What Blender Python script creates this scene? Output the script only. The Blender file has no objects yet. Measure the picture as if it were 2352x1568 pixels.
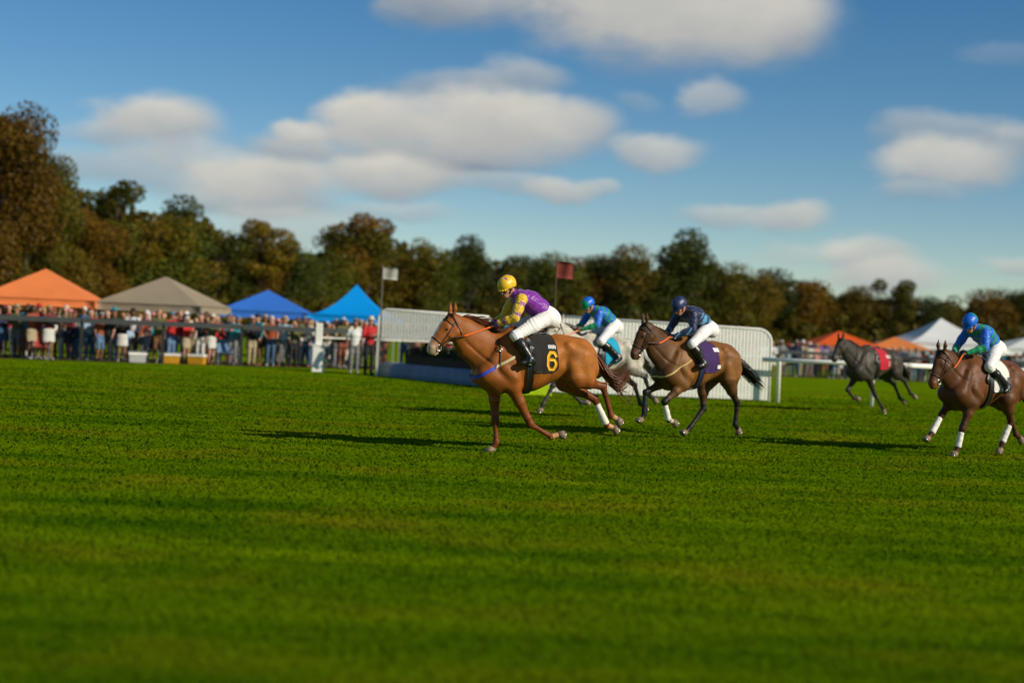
import bpy, math, random
import numpy as np
from mathutils import Vector, Matrix
PI = math.pi
rad = math.radians
random.seed(7)
rng = np.random.default_rng(11)
scene = bpy.context.scene
COL = scene.collection

# ------------------------------------------------------------------ camera
CAM_H = 1.56
cam_d = bpy.data.cameras.new('camera')
cam = bpy.data.objects.new('camera', cam_d)
COL.objects.link(cam)
cam_d.sensor_width = 36.0
cam_d.lens = 54.49
cam_d.clip_start = 0.1
cam_d.clip_end = 5000
_p, _r = rad(0.32), rad(2.43)
_fw = Vector((0, math.cos(_p), -math.sin(_p)))
_up0 = Vector((1, 0, 0)).cross(_fw)
_rt = Vector((1, 0, 0)) * math.cos(_r) + _up0 * math.sin(_r)
_up = _up0 * math.cos(_r) - Vector((1, 0, 0)) * math.sin(_r)
_m = Matrix((_rt, _up, -_fw)).transposed()
cam.matrix_world = Matrix.Translation((0, 0, CAM_H)) @ _m.to_4x4()
cam_d.dof.use_dof = True
cam_d.dof.focus_distance = 20.3
cam_d.dof.aperture_fstop = 0.8
scene.camera = cam

# ------------------------------------------------------------------ sun, sky, exposure
SUN_EL, SUN_DIR = rad(28), Vector((3.58, -2.1, 0)).normalized()
sun_d = bpy.data.lights.new('sun', 'SUN')
sun = bpy.data.objects.new('sun', sun_d)
COL.objects.link(sun)
sun_d.energy = 5.0
sun_d.angle = rad(0.5)
sun_d.color = (1.0, 0.90, 0.74)
_s = Vector((SUN_DIR.x * math.cos(SUN_EL), SUN_DIR.y * math.cos(SUN_EL), math.sin(SUN_EL)))
sun.rotation_euler = _s.to_track_quat('Z', 'Y').to_euler()
sun.location = (30, -20, 40)

world = bpy.data.worlds.new('World')
scene.world = world
world.use_nodes = True


def build_world():
    nt = world.node_tree
    N, L = nt.nodes, nt.links
    N.clear()

    def node(t, **kw):
        n = N.new(t)
        for k, v in kw.items():
            setattr(n, k, v)
        return n

    def val(sock, v):
        if hasattr(v, 'is_output'):
            L.new(v, sock)
        else:
            sock.default_value = v

    def mth(op, a, b=0.0, c=None, clamp=False):
        n = node('ShaderNodeMath', operation=op, use_clamp=clamp)
        val(n.inputs[0], a)
        val(n.inputs[1], b)
        if c is not None:
            val(n.inputs[2], c)
        return n.outputs[0]

    tc = node('ShaderNodeTexCoord')
    sep = node('ShaderNodeSeparateXYZ')
    L.new(tc.outputs['Generated'], sep.inputs[0])
    X, Y, Z = sep.outputs
    az = mth('ARCTAN2', X, Y)
    el = mth('ARCSINE', Z)
    # warp of the cloud edges by fractal noise on the direction
    cmb = node('ShaderNodeCombineXYZ')
    L.new(az, cmb.inputs[0])
    L.new(el, cmb.inputs[1])
    sc = node('ShaderNodeVectorMath', operation='MULTIPLY')
    L.new(cmb.outputs[0], sc.inputs[0])
    sc.inputs[1].default_value = (0.55, 1.0, 1.0)
    nz = node('ShaderNodeTexNoise')
    nz.inputs['Scale'].default_value = 26
    nz.inputs['Detail'].default_value = 6
    nz.inputs['Roughness'].default_value = 0.55
    L.new(sc.outputs[0], nz.inputs['Vector'])
    w = node('ShaderNodeVectorMath', operation='SUBTRACT')
    L.new(nz.outputs['Color'], w.inputs[0])
    w.inputs[1].default_value = (0.5, 0.5, 0.5)
    w2 = node('ShaderNodeVectorMath', operation='MULTIPLY')
    L.new(w.outputs[0], w2.inputs[0])
    w2.inputs[1].default_value = (0.050, 0.022, 0.0)
    wc = node('ShaderNodeVectorMath', operation='ADD')
    L.new(cmb.outputs[0], wc.inputs[0])
    L.new(w2.outputs[0], wc.inputs[1])
    n3 = node('ShaderNodeTexNoise')
    n3.inputs['Scale'].default_value = 22
    n3.inputs['Detail'].default_value = 5
    L.new(sc.outputs[0], n3.inputs['Vector'])
    puff = mth('SUBTRACT', n3.outputs['Fac'], 0.5)
    edge = mth('MULTIPLY', mth('SUBTRACT', nz.outputs['Fac'], 0.5), 1.1)
    # every cloud bank: azimuth, elevation, half extents (degrees), cover, brightness; nearer banks lie over farther ones
    A = B = None
    for (a, e, ra, re, wt, bo) in CLOUDS:
        s1 = node('ShaderNodeVectorMath', operation='SUBTRACT')
        L.new(wc.outputs[0], s1.inputs[0])
        s1.inputs[1].default_value = (rad(a), rad(e), 0)
        s2 = node('ShaderNodeVectorMath', operation='MULTIPLY')
        L.new(s1.outputs[0], s2.inputs[0])
        s2.inputs[1].default_value = (1 / rad(ra), 1 / rad(re), 0)
        ln = node('ShaderNodeVectorMath', operation='LENGTH')
        L.new(s2.outputs[0], ln.inputs[0])
        mr = node('ShaderNodeMapRange', interpolation_type='SMOOTHSTEP')
        L.new(mth('SUBTRACT', ln.outputs['Value'], edge), mr.inputs[0])
        mr.inputs[1].default_value = 1.34
        mr.inputs[2].default_value = 0.50
        mr.inputs[3].default_value = 0.0
        mr.inputs[4].default_value = wt
        sp = node('ShaderNodeSeparateXYZ')
        L.new(s2.outputs[0], sp.inputs[0])
        b = mth('ADD', mth('MULTIPLY', sp.outputs[1], 0.42), mth('MULTIPLY', puff, 0.9))
        b = mth('ADD', b, 0.62 + bo, clamp=True)
        al = mr.outputs[0]
        if A is None:
            A, B = al, mth('MULTIPLY', al, b)
        else:
            inv = mth('SUBTRACT', 1.0, al)
            A = mth('ADD', mth('MULTIPLY', A, inv), al)
            B = mth('ADD', mth('MULTIPLY', B, inv), mth('MULTIPLY', al, b))
    # the same fair weather clouds all round the rest of the sky
    n2 = node('ShaderNodeTexNoise')
    n2.inputs['Scale'].default_value = 3.2
    n2.inputs['Detail'].default_value = 7
    n2.inputs['Roughness'].default_value = 0.5
    flat = node('ShaderNodeVectorMath', operation='MULTIPLY')
    L.new(tc.outputs['Generated'], flat.inputs[0])
    flat.inputs[1].default_value = (1, 1, 2.2)
    L.new(flat.outputs[0], n2.inputs['Vector'])
    g = node('ShaderNodeMapRange', interpolation_type='SMOOTHSTEP')
    L.new(n2.outputs['Fac'], g.inputs[0])
    g.inputs[1].default_value = 0.54
    g.inputs[2].default_value = 0.68
    win = node('ShaderNodeMapRange', interpolation_type='SMOOTHSTEP')
    wl = mth('MAXIMUM', mth('DIVIDE', mth('ABSOLUTE', az), rad(19)), mth('DIVIDE', mth('ABSOLUTE', el), rad(14)))
    L.new(wl, win.inputs[0])
    win.inputs[1].default_value = 1.05
    win.inputs[2].default_value = 1.5
    rest = mth('MULTIPLY', g.outputs[0], win.outputs[0])
    br = mth('DIVIDE', mth('ADD', B, mth('MULTIPLY', rest, mth('ADD', mth('MULTIPLY', puff, 1.2), 0.6))), mth('MAXIMUM', mth('ADD', A, rest), 0.001))
    cov = mth('MULTIPLY', mth('ADD', A, rest), 0.97, clamp=True)
    cr = node('ShaderNodeValToRGB')
    L.new(br, cr.inputs[0])
    cr.color_ramp.elements[0].color = (0.26, 0.31, 0.37, 1)
    cr.color_ramp.elements[1].color = (0.76, 0.72, 0.63, 1)
    sky = node('ShaderNodeTexSky', sky_type='NISHITA')
    sky.sun_disc = False
    sky.sun_elevation = SUN_EL
    sky.sun_rotation = math.atan2(SUN_DIR.x, SUN_DIR.y)
    sky.air_density = 1.0
    sky.altitude = 1500
    sky.dust_density = 0.0
    sky.ozone_density = 1.2
    hsv = node('ShaderNodeHueSaturation')
    hsv.inputs['Saturation'].default_value = SKY_SAT
    hsv.inputs['Value'].default_value = 1.0
    L.new(sky.outputs[0], hsv.inputs['Color'])
    bg1 = node('ShaderNodeBackground')
    L.new(hsv.outputs[0], bg1.inputs[0])
    bg1.inputs[1].default_value = SKY_STRENGTH
    bg2 = node('ShaderNodeBackground')
    L.new(cr.outputs[0], bg2.inputs[0])
    bg2.inputs[1].default_value = CLOUD_STRENGTH
    mx = node('ShaderNodeMixShader')
    L.new(cov, mx.inputs[0])
    L.new(bg1.outputs[0], mx.inputs[1])
    L.new(bg2.outputs[0], mx.inputs[2])
    out = node('ShaderNodeOutputWorld')
    L.new(mx.outputs[0], out.inputs[0])


SKY_STRENGTH, CLOUD_STRENGTH, SKY_SAT = 0.083, 0.90, 1.42


def sky_at(x, y):
    """a direction on the sky (degrees) from a reading off the photograph (2352 wide)"""
    d = _rt * ((x - 1176) / 3560) + _up * ((784 - y) / 3560) + _fw
    d.normalize()
    return math.degrees(math.atan2(d.x, d.y)), math.degrees(math.asin(d.z))


CLOUDS = []
for (x, y, rx, ry, wt, bo) in [
        (1010, 10, 150, 58, 0.75, -0.30), (1330, -70, 470, 130, 1.0, 0.0), (1560, 30, 330, 115, 1.0, 0.05), (1770, 30, 130, 95, 0.8, 0.05),
        (1025, 196, 150, 38, 0.5, -0.28), (1195, 184, 110, 44, 0.6, -0.20),
        (246, 306, 85, 34, 0.6, -0.10), (372, 282, 128, 64, 0.92, 0.06), (350, 385, 235, 52, 0.6, -0.22), (470, 360, 150, 34, 0.35, -0.05),
        (1000, 365, 235, 42, 0.85, -0.42), (674, 336, 118, 46, 0.85, -0.18), (691, 294, 84, 24, 0.85, 0.18),
        (867, 274, 120, 66, 0.95, 0.06), (1315, 290, 105, 58, 0.8, -0.02), (1105, 292, 250, 84, 1.0, 0.05),
        (590, 464, 190, 42, 0.75, -0.36), (703, 528, 190, 52, 0.5, -0.05), (908, 484, 120, 26, 0.45, -0.05),
        (615, 404, 185, 56, 0.95, 0.10), (905, 404, 165, 50, 0.9, 0.02), (1172, 424, 150, 30, 0.5, -0.08), (1285, 438, 82, 30, 0.7, 0.05), (1372, 427, 50, 22, 0.55, 0.05),
        (1635, 224, 74, 38, 0.55, -0.05), (1460, 235, 60, 24, 0.18, -0.1), (1505, 346, 112, 38, 0.75, 0.02), (1670, 488, 92, 26, 0.6, 0.0), (1815, 498, 84, 36, 0.75, 0.0),
        (2170, 306, 170, 42, 0.5, -0.2), (2325, 322, 75, 42, 0.55, -0.1), (2180, 378, 155, 56, 0.85, 0.05), (2110, 443, 82, 26, 0.4, -0.2),
        (1960, 588, 132, 40, 0.8, 0.06), (2030, 640, 125, 44, 0.8, 0.0), (2335, 612, 62, 24, 0.6, 0.0), (2300, 120, 90, 20, 0.15, -0.1)]:
    a, e = sky_at(x, y)
    k = math.degrees(1 / 3560)
    CLOUDS.append((a, e, rx * k, ry * k, wt, bo))
build_world()
scene.render.engine = 'CYCLES'
scene.cycles.use_denoising = True
scene.cycles.max_bounces = 6
scene.cycles.transparent_max_bounces = 8
vs = scene.view_settings
vs.view_transform = 'Standard'
vs.look = 'None'
vs.exposure = 0.0
vs.gamma = 1.0
vs.use_curve_mapping = False

# ------------------------------------------------------------------ materials
MATS = {}


def mat(name, color, rough=0.7, noise=0.0, nscale=8.0, bump=0.0, bscale=60.0, spec=0.3, sheen=0.0, attr=None,
        metallic=0.0, trans=0.0, upn=0.0, rand=0.0):
    """one procedural material: base colour (or a colour attribute) broken by noise, fine bump"""
    if name in MATS:
        return MATS[name]
    m = bpy.data.materials.new(name)
    m.use_nodes = True
    nt = m.node_tree
    N, L = nt.nodes, nt.links
    b = N['Principled BSDF']
    b.inputs['Roughness'].default_value = rough
    b.inputs['Specular IOR Level'].default_value = spec
    b.inputs['Metallic'].default_value = metallic
    if sheen:
        b.inputs['Sheen Weight'].default_value = sheen
    tc = N.new('ShaderNodeTexCoord')
    src = None
    if attr:
        at = N.new('ShaderNodeVertexColor')
        at.layer_name = attr
        src = at.outputs[0]
    if noise or rand:
        nz = N.new('ShaderNodeTexNoise')
        nz.inputs['Scale'].default_value = nscale
        nz.inputs['Detail'].default_value = 6
        L.new(tc.outputs['Object'], nz.inputs['Vector'])
        mr = N.new('ShaderNodeMapRange')
        L.new(nz.outputs['Fac'], mr.inputs[0])
        mr.inputs[1].default_value = 0.3
        mr.inputs[2].default_value = 0.7
        mr.inputs[3].default_value = 1 - noise
        mr.inputs[4].default_value = 1 + noise
        fac = mr.outputs[0]
        if rand:
            oi = N.new('ShaderNodeObjectInfo')
            m2 = N.new('ShaderNodeMapRange')
            L.new(oi.outputs['Random'], m2.inputs[0])
            m2.inputs[3].default_value = 1 - rand
            m2.inputs[4].default_value = 1 + rand
            mm = N.new('ShaderNodeMath')
            mm.operation = 'MULTIPLY'
            L.new(fac, mm.inputs[0])
            L.new(m2.outputs[0], mm.inputs[1])
            fac = mm.outputs[0]
        mx = N.new('ShaderNodeVectorMath')
        mx.operation = 'SCALE'
        if src:
            L.new(src, mx.inputs[0])
        else:
            mx.inputs[0].default_value = color[:3]
        L.new(fac, mx.inputs['Scale'])
        src = mx.outputs[0]
    if src:
        L.new(src, b.inputs['Base Color'])
    else:
        b.inputs['Base Color'].default_value = (*color[:3], 1)
    if bump:
        n2 = N.new('ShaderNodeTexNoise')
        n2.inputs['Scale'].default_value = bscale
        n2.inputs['Detail'].default_value = 4
        L.new(tc.outputs['Object'], n2.inputs['Vector'])
        bp = N.new('ShaderNodeBump')
        bp.inputs['Strength'].default_value = bump
        bp.inputs['Distance'].default_value = 0.02
        L.new(n2.outputs['Fac'], bp.inputs['Height'])
        L.new(bp.outputs[0], b.inputs['Normal'])
    if trans:
        tr = N.new('ShaderNodeBsdfTranslucent')
        if src:
            L.new(src, tr.inputs[0])
        else:
            tr.inputs[0].default_value = (*color[:3], 1)
        ms = N.new('ShaderNodeMixShader')
        ms.inputs[0].default_value = trans
        L.new(b.outputs[0], ms.inputs[1])
        L.new(tr.outputs[0], ms.inputs[2])
        L.new(ms.outputs[0], N['Material Output'].inputs[0])
    MATS[name] = m
    return m


# ------------------------------------------------------------------ objects and their names
def tag(o, label=None, cat=None, group=None, kind=None):
    if label:
        o['label'] = label
    if cat:
        o['category'] = cat
    if group:
        o['group'] = group
    if kind:
        o['kind'] = kind
    return o


def empty(name, loc=(0, 0, 0), rz=0.0):
    o = bpy.data.objects.new(name, None)
    COL.objects.link(o)
    o.location = loc
    o.rotation_euler = (0, 0, rz)
    return o


def mesh_data(name, V, F, smooth=True, color=None):
    V = np.asarray(V, dtype=np.float32)
    me = bpy.data.meshes.new(name)
    if isinstance(F, np.ndarray):
        n = F.shape[1]
        me.vertices.add(len(V))
        me.vertices.foreach_set('co', V.ravel())
        me.loops.add(F.size)
        me.loops.foreach_set('vertex_index', F.astype(np.int32).ravel())
        me.polygons.add(len(F))
        me.polygons.foreach_set('loop_start', np.arange(0, F.size, n, dtype=np.int32))
        me.polygons.foreach_set('loop_total', np.full(len(F), n, dtype=np.int32))
        me.update(calc_edges=True)
    else:
        me.from_pydata([tuple(map(float, v)) for v in V], [], F)
    if smooth:
        me.polygons.foreach_set('use_smooth', np.ones(len(me.polygons), dtype=bool))
    if color is not None:
        ca = me.color_attributes.new('Col', 'FLOAT_COLOR', 'POINT')
        c4 = np.ones((len(V), 4), dtype=np.float32)
        c4[:, :3] = color
        ca.data.foreach_set('color', c4.ravel())
    me.update()
    return me


def obj(name, me, m=None, parent=None, loc=None, rz=None):
    o = bpy.data.objects.new(name, me)
    COL.objects.link(o)
    if parent is not None:
        o.parent = parent
    if loc is not None:
        o.location = loc
    if rz is not None:
        o.rotation_euler = (0, 0, rz)
    if m is not None:
        if len(me.materials) == 0:
            me.materials.append(m)
        elif me.materials[0] is not m:
            o.material_slots[0].link = 'OBJECT'
            o.material_slots[0].material = m
    return o


class MB:
    """collects boxes, tubes and sheets of one part"""

    def __init__(s):
        s.V, s.F = [], []

    def add(s, V, F):
        k = len(s.V)
        s.V += [tuple(map(float, v)) for v in V]
        s.F += [tuple(i + k for i in f) for f in F]
        return s

    def box(s, x0, x1, y0, y1, z0, z1):
        V = [(x, y, z) for x in (x0, x1) for y in (y0, y1) for z in (z0, z1)]
        F = [(0, 1, 3, 2), (4, 6, 7, 5), (0, 4, 5, 1), (2, 3, 7, 6), (0, 2, 6, 4), (1, 5, 7, 3)]
        return s.add(V, F)

    def bar(s, a, b, w, t, up=(0, 0, 1)):
        """a box from a to b, w wide and t thick"""
        a, b = Vector(a), Vector(b)
        d = (b - a).normalized()
        u = Vector(up)
        if abs(d.dot(u)) > 0.98:
            u = Vector((0, 1, 0))
        r = d.cross(u).normalized()
        u = r.cross(d)
        V = []
        for p in (a, b):
            for (i, j) in ((-1, -1), (1, -1), (1, 1), (-1, 1)):
                V.append(p + r * (w / 2 * i) + u * (t / 2 * j))
        return s.add(V, [(0, 1, 2, 3), (7, 6, 5, 4), (0, 4, 5, 1), (1, 5, 6, 2), (2, 6, 7, 3), (3, 7, 4, 0)])

    def tube(s, pts, r, n=8, cap=True):
        pts = [Vector(p) for p in pts]
        rs = r if isinstance(r, (list, tuple)) else [r] * len(pts)
        k = len(s.V)
        u = None
        for i, p in enumerate(pts):
            d = (pts[min(i + 1, len(pts) - 1)] - pts[max(i - 1, 0)]).normalized()
            if u is None:
                u = d.orthogonal().normalized()
            u = (u - d * u.dot(d)).normalized()
            v = d.cross(u)
            for j in range(n):
                a = 2 * PI * j / n
                s.V.append(tuple(p + (u * math.cos(a) + v * math.sin(a)) * rs[i]))
        for i in range(len(pts) - 1):
            for j in range(n):
                a, b = k + i * n + j, k + i * n + (j + 1) % n
                s.F.append((a, b, b + n, a + n))
        if cap:
            s.F.append(tuple(k + j for j in reversed(range(n))))
            s.F.append(tuple(k + (len(pts) - 1) * n + j for j in range(n)))
        return s

    def build(s, name, m=None, parent=None, smooth=False, **kw):
        return obj(name, mesh_data(name, s.V, s.F, smooth), m, parent, **kw)

    def mesh(s, name, smooth=False):
        return mesh_data(name, s.V, s.F, smooth)


# ------------------------------------------------------------------ smooth bodies: distance fields meshed by surface nets
class Body:
    def __init__(s):
        s.P = []

    def seg(s, a, b, ra, rb, k=0.03, lat=None, sa=1.0, sb=None, tag=''):
        s.P.append((np.array(a, float), np.array(b, float), ra, rb, k,
                    None if lat is None else np.array(lat, float), sa, sa if sb is None else sb, tag, 1))
        return s

    def ball(s, c, r, k=0.03, lat=None, sc=1.0, tag='', sub=False):
        c = np.array(c, float)
        s.P.append((c, c + np.array([0, 0, 1e-4]), r, r, k, None if lat is None else np.array(lat, float), sc, sc, tag,
                    -1 if sub else 1))
        return s

    def chain(s, pts, k=0.03, lat=None, tag=''):
        """pts: (x, y, z, r[, lateral scale])"""
        for p, q in zip(pts[:-1], pts[1:]):
            s.seg(p[:3], q[:3], p[3], q[3], k, lat, p[4] if len(p) > 4 else 1.0, q[4] if len(q) > 4 else 1.0, tag)
        return s

    @staticmethod
    def dist(pr, X):
        a, b, ra, rb, k, lat, sa, sb, tg, sg = pr
        ba = b - a
        pa = X - a
        t = np.clip((pa @ ba) / (ba @ ba), 0, 1)
        d = pa - t[..., None] * ba
        q = (d * d).sum(-1)
        sc = 1.0
        if lat is not None:
            dl = d @ lat
            sc = sa + (sb - sa) * t
            q = q + dl * dl * (1 / (sc * sc) - 1)
        r = ra + (rb - ra) * t
        dd = np.sqrt(np.maximum(q, 1e-12)) - r
        if lat is not None:
            dd = dd * np.minimum(1.0, 0.5 + 0.5 * sc)
        return dd

    @staticmethod
    def comb(D, d, k, sg):
        if sg > 0:
            h = np.maximum(k - np.abs(D - d), 0) / k
            return np.minimum(D, d) - h * h * k * 0.25
        h = np.maximum(k - np.abs(D + d), 0) / k
        return np.maximum(D, -d) + h * h * k * 0.25

    def ev(s, X, grow=0.0):
        D = np.full(X.shape[:-1], 9.0)
        for pr in s.P:
            D = s.comb(D, s.dist(pr, X), pr[4], pr[9])
        return D - grow

    def grid(s, h, grow=0.0, clip=None, upto=None):
        lo = np.min([np.minimum(p[0] - p[2], p[1] - p[3]) for p in s.P], 0) - grow - 3 * h
        hi = np.max([np.maximum(p[0] + p[2], p[1] + p[3]) for p in s.P], 0) + grow + 3 * h
        n = np.ceil((hi - lo) / h).astype(int) + 1
        ax = [lo[i] + h * np.arange(n[i]) for i in range(3)]
        D = np.full(n, 9.0, dtype=np.float64)
        for pi, pr in enumerate(s.P):
            if clip is not None and upto is not None and pi == upto:
                D = np.maximum(D, clip(np.stack(np.meshgrid(*ax, indexing='ij'), -1)))
            mg = pr[4] + 2.5 * h + grow
            a0 = np.minimum(pr[0] - pr[2], pr[1] - pr[3]) - mg
            a1 = np.maximum(pr[0] + pr[2], pr[1] + pr[3]) + mg
            i0 = np.clip(np.floor((a0 - lo) / h).astype(int), 0, n)
            i1 = np.clip(np.ceil((a1 - lo) / h).astype(int) + 1, 0, n)
            sl = tuple(slice(i0[i], i1[i]) for i in range(3))
            X = np.stack(np.meshgrid(*[ax[i][sl[i]] for i in range(3)], indexing='ij'), -1)
            D[sl] = s.comb(D[sl], s.dist(pr, X), pr[4], pr[9])
        D -= grow
        if clip is not None and upto is None:
            X = np.stack(np.meshgrid(*ax, indexing='ij'), -1)
            D = np.maximum(D, clip(X))
        return D, lo, h

    def mesh(s, h, grow=0.0, clip=None, upto=None):
        return surface_nets(*s.grid(h, grow, clip, upto))

    def nearest(s, X):
        """index of the closest primitive and how far along it each point lies"""
        best = np.full(len(X), 9.0)
        idx = np.zeros(len(X), int)
        tt = np.zeros(len(X))
        for i, pr in enumerate(s.P):
            if pr[9] < 0:
                continue
            d = s.dist(pr, X)
            ba = pr[1] - pr[0]
            t = np.clip(((X - pr[0]) @ ba) / (ba @ ba), 0, 1)
            c = d < best
            best[c], idx[c], tt[c] = d[c], i, t[c]
        return idx, tt

    def hit(s, O, U, off=0.0, far=0.6):
        """points where rays going out from O along U leave the body, plus an offset"""
        O, U = np.atleast_2d(np.array(O, float)), np.atleast_2d(np.array(U, float))
        O, U = np.broadcast_arrays(O, U)
        U = U / np.linalg.norm(U, axis=1, keepdims=True)
        T = np.linspace(0, far, 90)
        D = s.ev(O[:, None, :] + T[None, :, None] * U[:, None, :])
        ins = D < 0
        last = np.where(ins.any(1), ins.shape[1] - 1 - np.argmax(ins[:, ::-1], axis=1), 0)
        first = np.argmax(~ins[:, :], axis=1)
        first = np.where((~ins).any(1) & ins[:, 0], np.maximum(first - 1, 0), last)
        i = np.minimum(first, len(T) - 2)
        r = np.arange(len(O))
        d0, d1 = D[r, i], D[r, i + 1]
        f = np.clip(d0 / np.where(np.abs(d0 - d1) < 1e-9, 1e-9, d0 - d1), 0, 1)
        t = T[i] + f * (T[1] - T[0])
        return O + U * (t + off)[:, None]


def surface_nets(D, lo, h):
    ins = D < 0
    n = np.array(D.shape)
    cnt = np.zeros(n - 1, dtype=np.int8)
    for a in (0, 1):
        for b in (0, 1):
            for c in (0, 1):
                cnt += ins[a:n[0] - 1 + a, b:n[1] - 1 + b, c:n[2] - 1 + c]
    act = (cnt > 0) & (cnt < 8)
    I = np.argwhere(act)
    idm = np.full(n - 1, -1, dtype=np.int64)
    idm[act] = np.arange(len(I))
    S = np.zeros((len(I), 3))
    C = np.zeros(len(I))
    cs = [(a, b, c) for a in (0, 1) for b in (0, 1) for c in (0, 1)]
    for p in cs:
        for ax in range(3):
            if p[ax]:
                continue
            q = list(p)
            q[ax] = 1
            d0 = D[I[:, 0] + p[0], I[:, 1] + p[1], I[:, 2] + p[2]]
            d1 = D[I[:, 0] + q[0], I[:, 1] + q[1], I[:, 2] + q[2]]
            cr = (d0 < 0) != (d1 < 0)
            t = np.where(cr, d0 / np.where(cr, d0 - d1, 1), 0)
            P = np.repeat(np.array(p, float)[None], len(I), 0)
            P[:, ax] = t
            S[cr] += P[cr]
            C[cr] += 1
    V = lo + h * (I + S / np.maximum(C, 1)[:, None])
    F = []
    for ax in range(3):
        o1, o2 = (ax + 1) % 3, (ax + 2) % 3
        s0 = [slice(1, -1)] * 3
        s1 = [slice(1, -1)] * 3
        s0[ax] = slice(0, n[ax] - 1)
        s1[ax] = slice(1, n[ax])
        a, b = ins[tuple(s0)], ins[tuple(s1)]
        E = np.argwhere(a != b)
        fl = a[tuple(E.T)]
        for k in range(3):
            if k != ax:
                E[:, k] += 1
        q = []
        for (u, v) in ((-1, -1), (0, -1), (0, 0), (-1, 0)):
            c = E.copy()
            c[:, o1] += u
            c[:, o2] += v
            q.append(idm[tuple(c.T)])
        q = np.stack(q, 1)
        q[~fl] = q[~fl][:, ::-1]
        F.append(q)
    F = np.concatenate(F)
    F = F[(F >= 0).all(1)]
    return V, F

# ------------------------------------------------------------------ ground
def place(x, Y):
    """world X of a photograph column (2352 wide) at depth Y"""
    return (x - 1176) / 3560 * Y


def ground_z(x, y):
    """the course is level and falls away gently beyond the rails on the far right"""
    a = np.clip((np.asarray(y, float) - 74) / 22, 0, 1)
    b = np.clip((np.asarray(x, float) - 8) / 8, 0, 1)
    a, b = a * a * (3 - 2 * a), b * b * (3 - 2 * b)
    return -0.5 * a * b


def nodes_of(name):
    m = bpy.data.materials.new(name)
    m.use_nodes = True
    return m, m.node_tree.nodes, m.node_tree.links


def turf_material(name, blades):
    m, N, L = nodes_of(name)
    b = N['Principled BSDF']
    geo = N.new('ShaderNodeNewGeometry')

    def noise(scale, detail, vec, rough=0.55):
        n = N.new('ShaderNodeTexNoise')
        n.inputs['Scale'].default_value = scale
        n.inputs['Detail'].default_value = detail
        n.inputs['Roughness'].default_value = rough
        L.new(vec, n.inputs['Vector'])
        return n.outputs['Fac']

    flat = N.new('ShaderNodeVectorMath')
    flat.operation = 'MULTIPLY'
    flat.inputs[1].default_value = (0.17, 1.0, 0.0)          # mown and galloped lengthways
    L.new(geo.outputs['Position'], flat.inputs[0])
    fl2 = N.new('ShaderNodeVectorMath')
    fl2.operation = 'MULTIPLY'
    fl2.inputs[1].default_value = (0.8, 1.0, 0.0)
    L.new(geo.outputs['Position'], fl2.inputs[0])
    n1 = noise(1.5, 8, flat.outputs[0], 0.6)
    n2 = noise(0.55, 5, fl2.outputs[0])
    n3 = noise(5.0, 6, flat.outputs[0], 0.65)
    r1 = N.new('ShaderNodeValToRGB')
    L.new(n1, r1.inputs[0])
    e = r1.color_ramp.elements
    e[0].position, e[0].color = 0.34, (0.054, 0.140, 0.0015, 1)
    e[1].position, e[1].color = 0.66, (0.175, 0.272, 0.002, 1)
    r2 = N.new('ShaderNodeValToRGB')                         # worn straw coloured patches
    L.new(n2, r2.inputs[0])
    e = r2.color_ramp.elements
    e[0].position, e[0].color = 0.51, (0, 0, 0, 1)
    e[1].position, e[1].color = 0.68, (0.8, 0.8, 0.8, 1)
    mx = N.new('ShaderNodeMixRGB')
    L.new(r2.outputs[0], mx.inputs[0])
    L.new(r1.outputs[0], mx.inputs[1])
    mx.inputs[2].default_value = (0.215, 0.225, 0.006, 1)
    sc = N.new('ShaderNodeVectorMath')
    sc.operation = 'SCALE'
    L.new(mx.outputs[0], sc.inputs[0])
    mr = N.new('ShaderNodeMapRange')
    L.new(n3, mr.inputs[0])
    mr.inputs[1].default_value = 0.3
    mr.inputs[2].default_value = 0.7
    mr.inputs[3].default_value = 0.76 if not blades else 0.94
    mr.inputs[4].default_value = 1.02 if not blades else 1.18
    L.new(mr.outputs[0], sc.inputs['Scale'])
    col = sc.outputs[0]
    L.new(col, b.inputs['Base Color'])
    b.inputs['Roughness'].default_value = 0.9
    b.inputs['Specular IOR Level'].default_value = 0.0
    if blades:
        nm = N.new('ShaderNodeVectorMath')                   # soft mixed normals of many thin leaves
        nm.operation = 'MULTIPLY_ADD'
        L.new(geo.outputs['Normal'], nm.inputs[0])
        nm.inputs[1].default_value = (0.30, 0.30, 0.2)
        nm.inputs[2].default_value = (0, 0, 0.8)
        nn = N.new('ShaderNodeVectorMath')
        nn.operation = 'NORMALIZE'
        L.new(nm.outputs[0], nn.inputs[0])
        L.new(nn.outputs[0], b.inputs['Normal'])
        tr = N.new('ShaderNodeBsdfTranslucent')
        L.new(col, tr.inputs[0])
        ms = N.new('ShaderNodeMixShader')
        ms.inputs[0].default_value = 0.42
        L.new(b.outputs[0], ms.inputs[1])
        L.new(tr.outputs[0], ms.inputs[2])
        L.new(ms.outputs[0], N['Material Output'].inputs[0])
    else:
        n4 = noise(28, 5, fl2.outputs[0], 0.7)
        bp = N.new('ShaderNodeBump')
        bp.inputs['Strength'].default_value = 0.30
        bp.inputs['Distance'].default_value = 0.03
        L.new(n4, bp.inputs['Height'])
        L.new(bp.outputs[0], b.inputs['Normal'])
    return m


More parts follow.
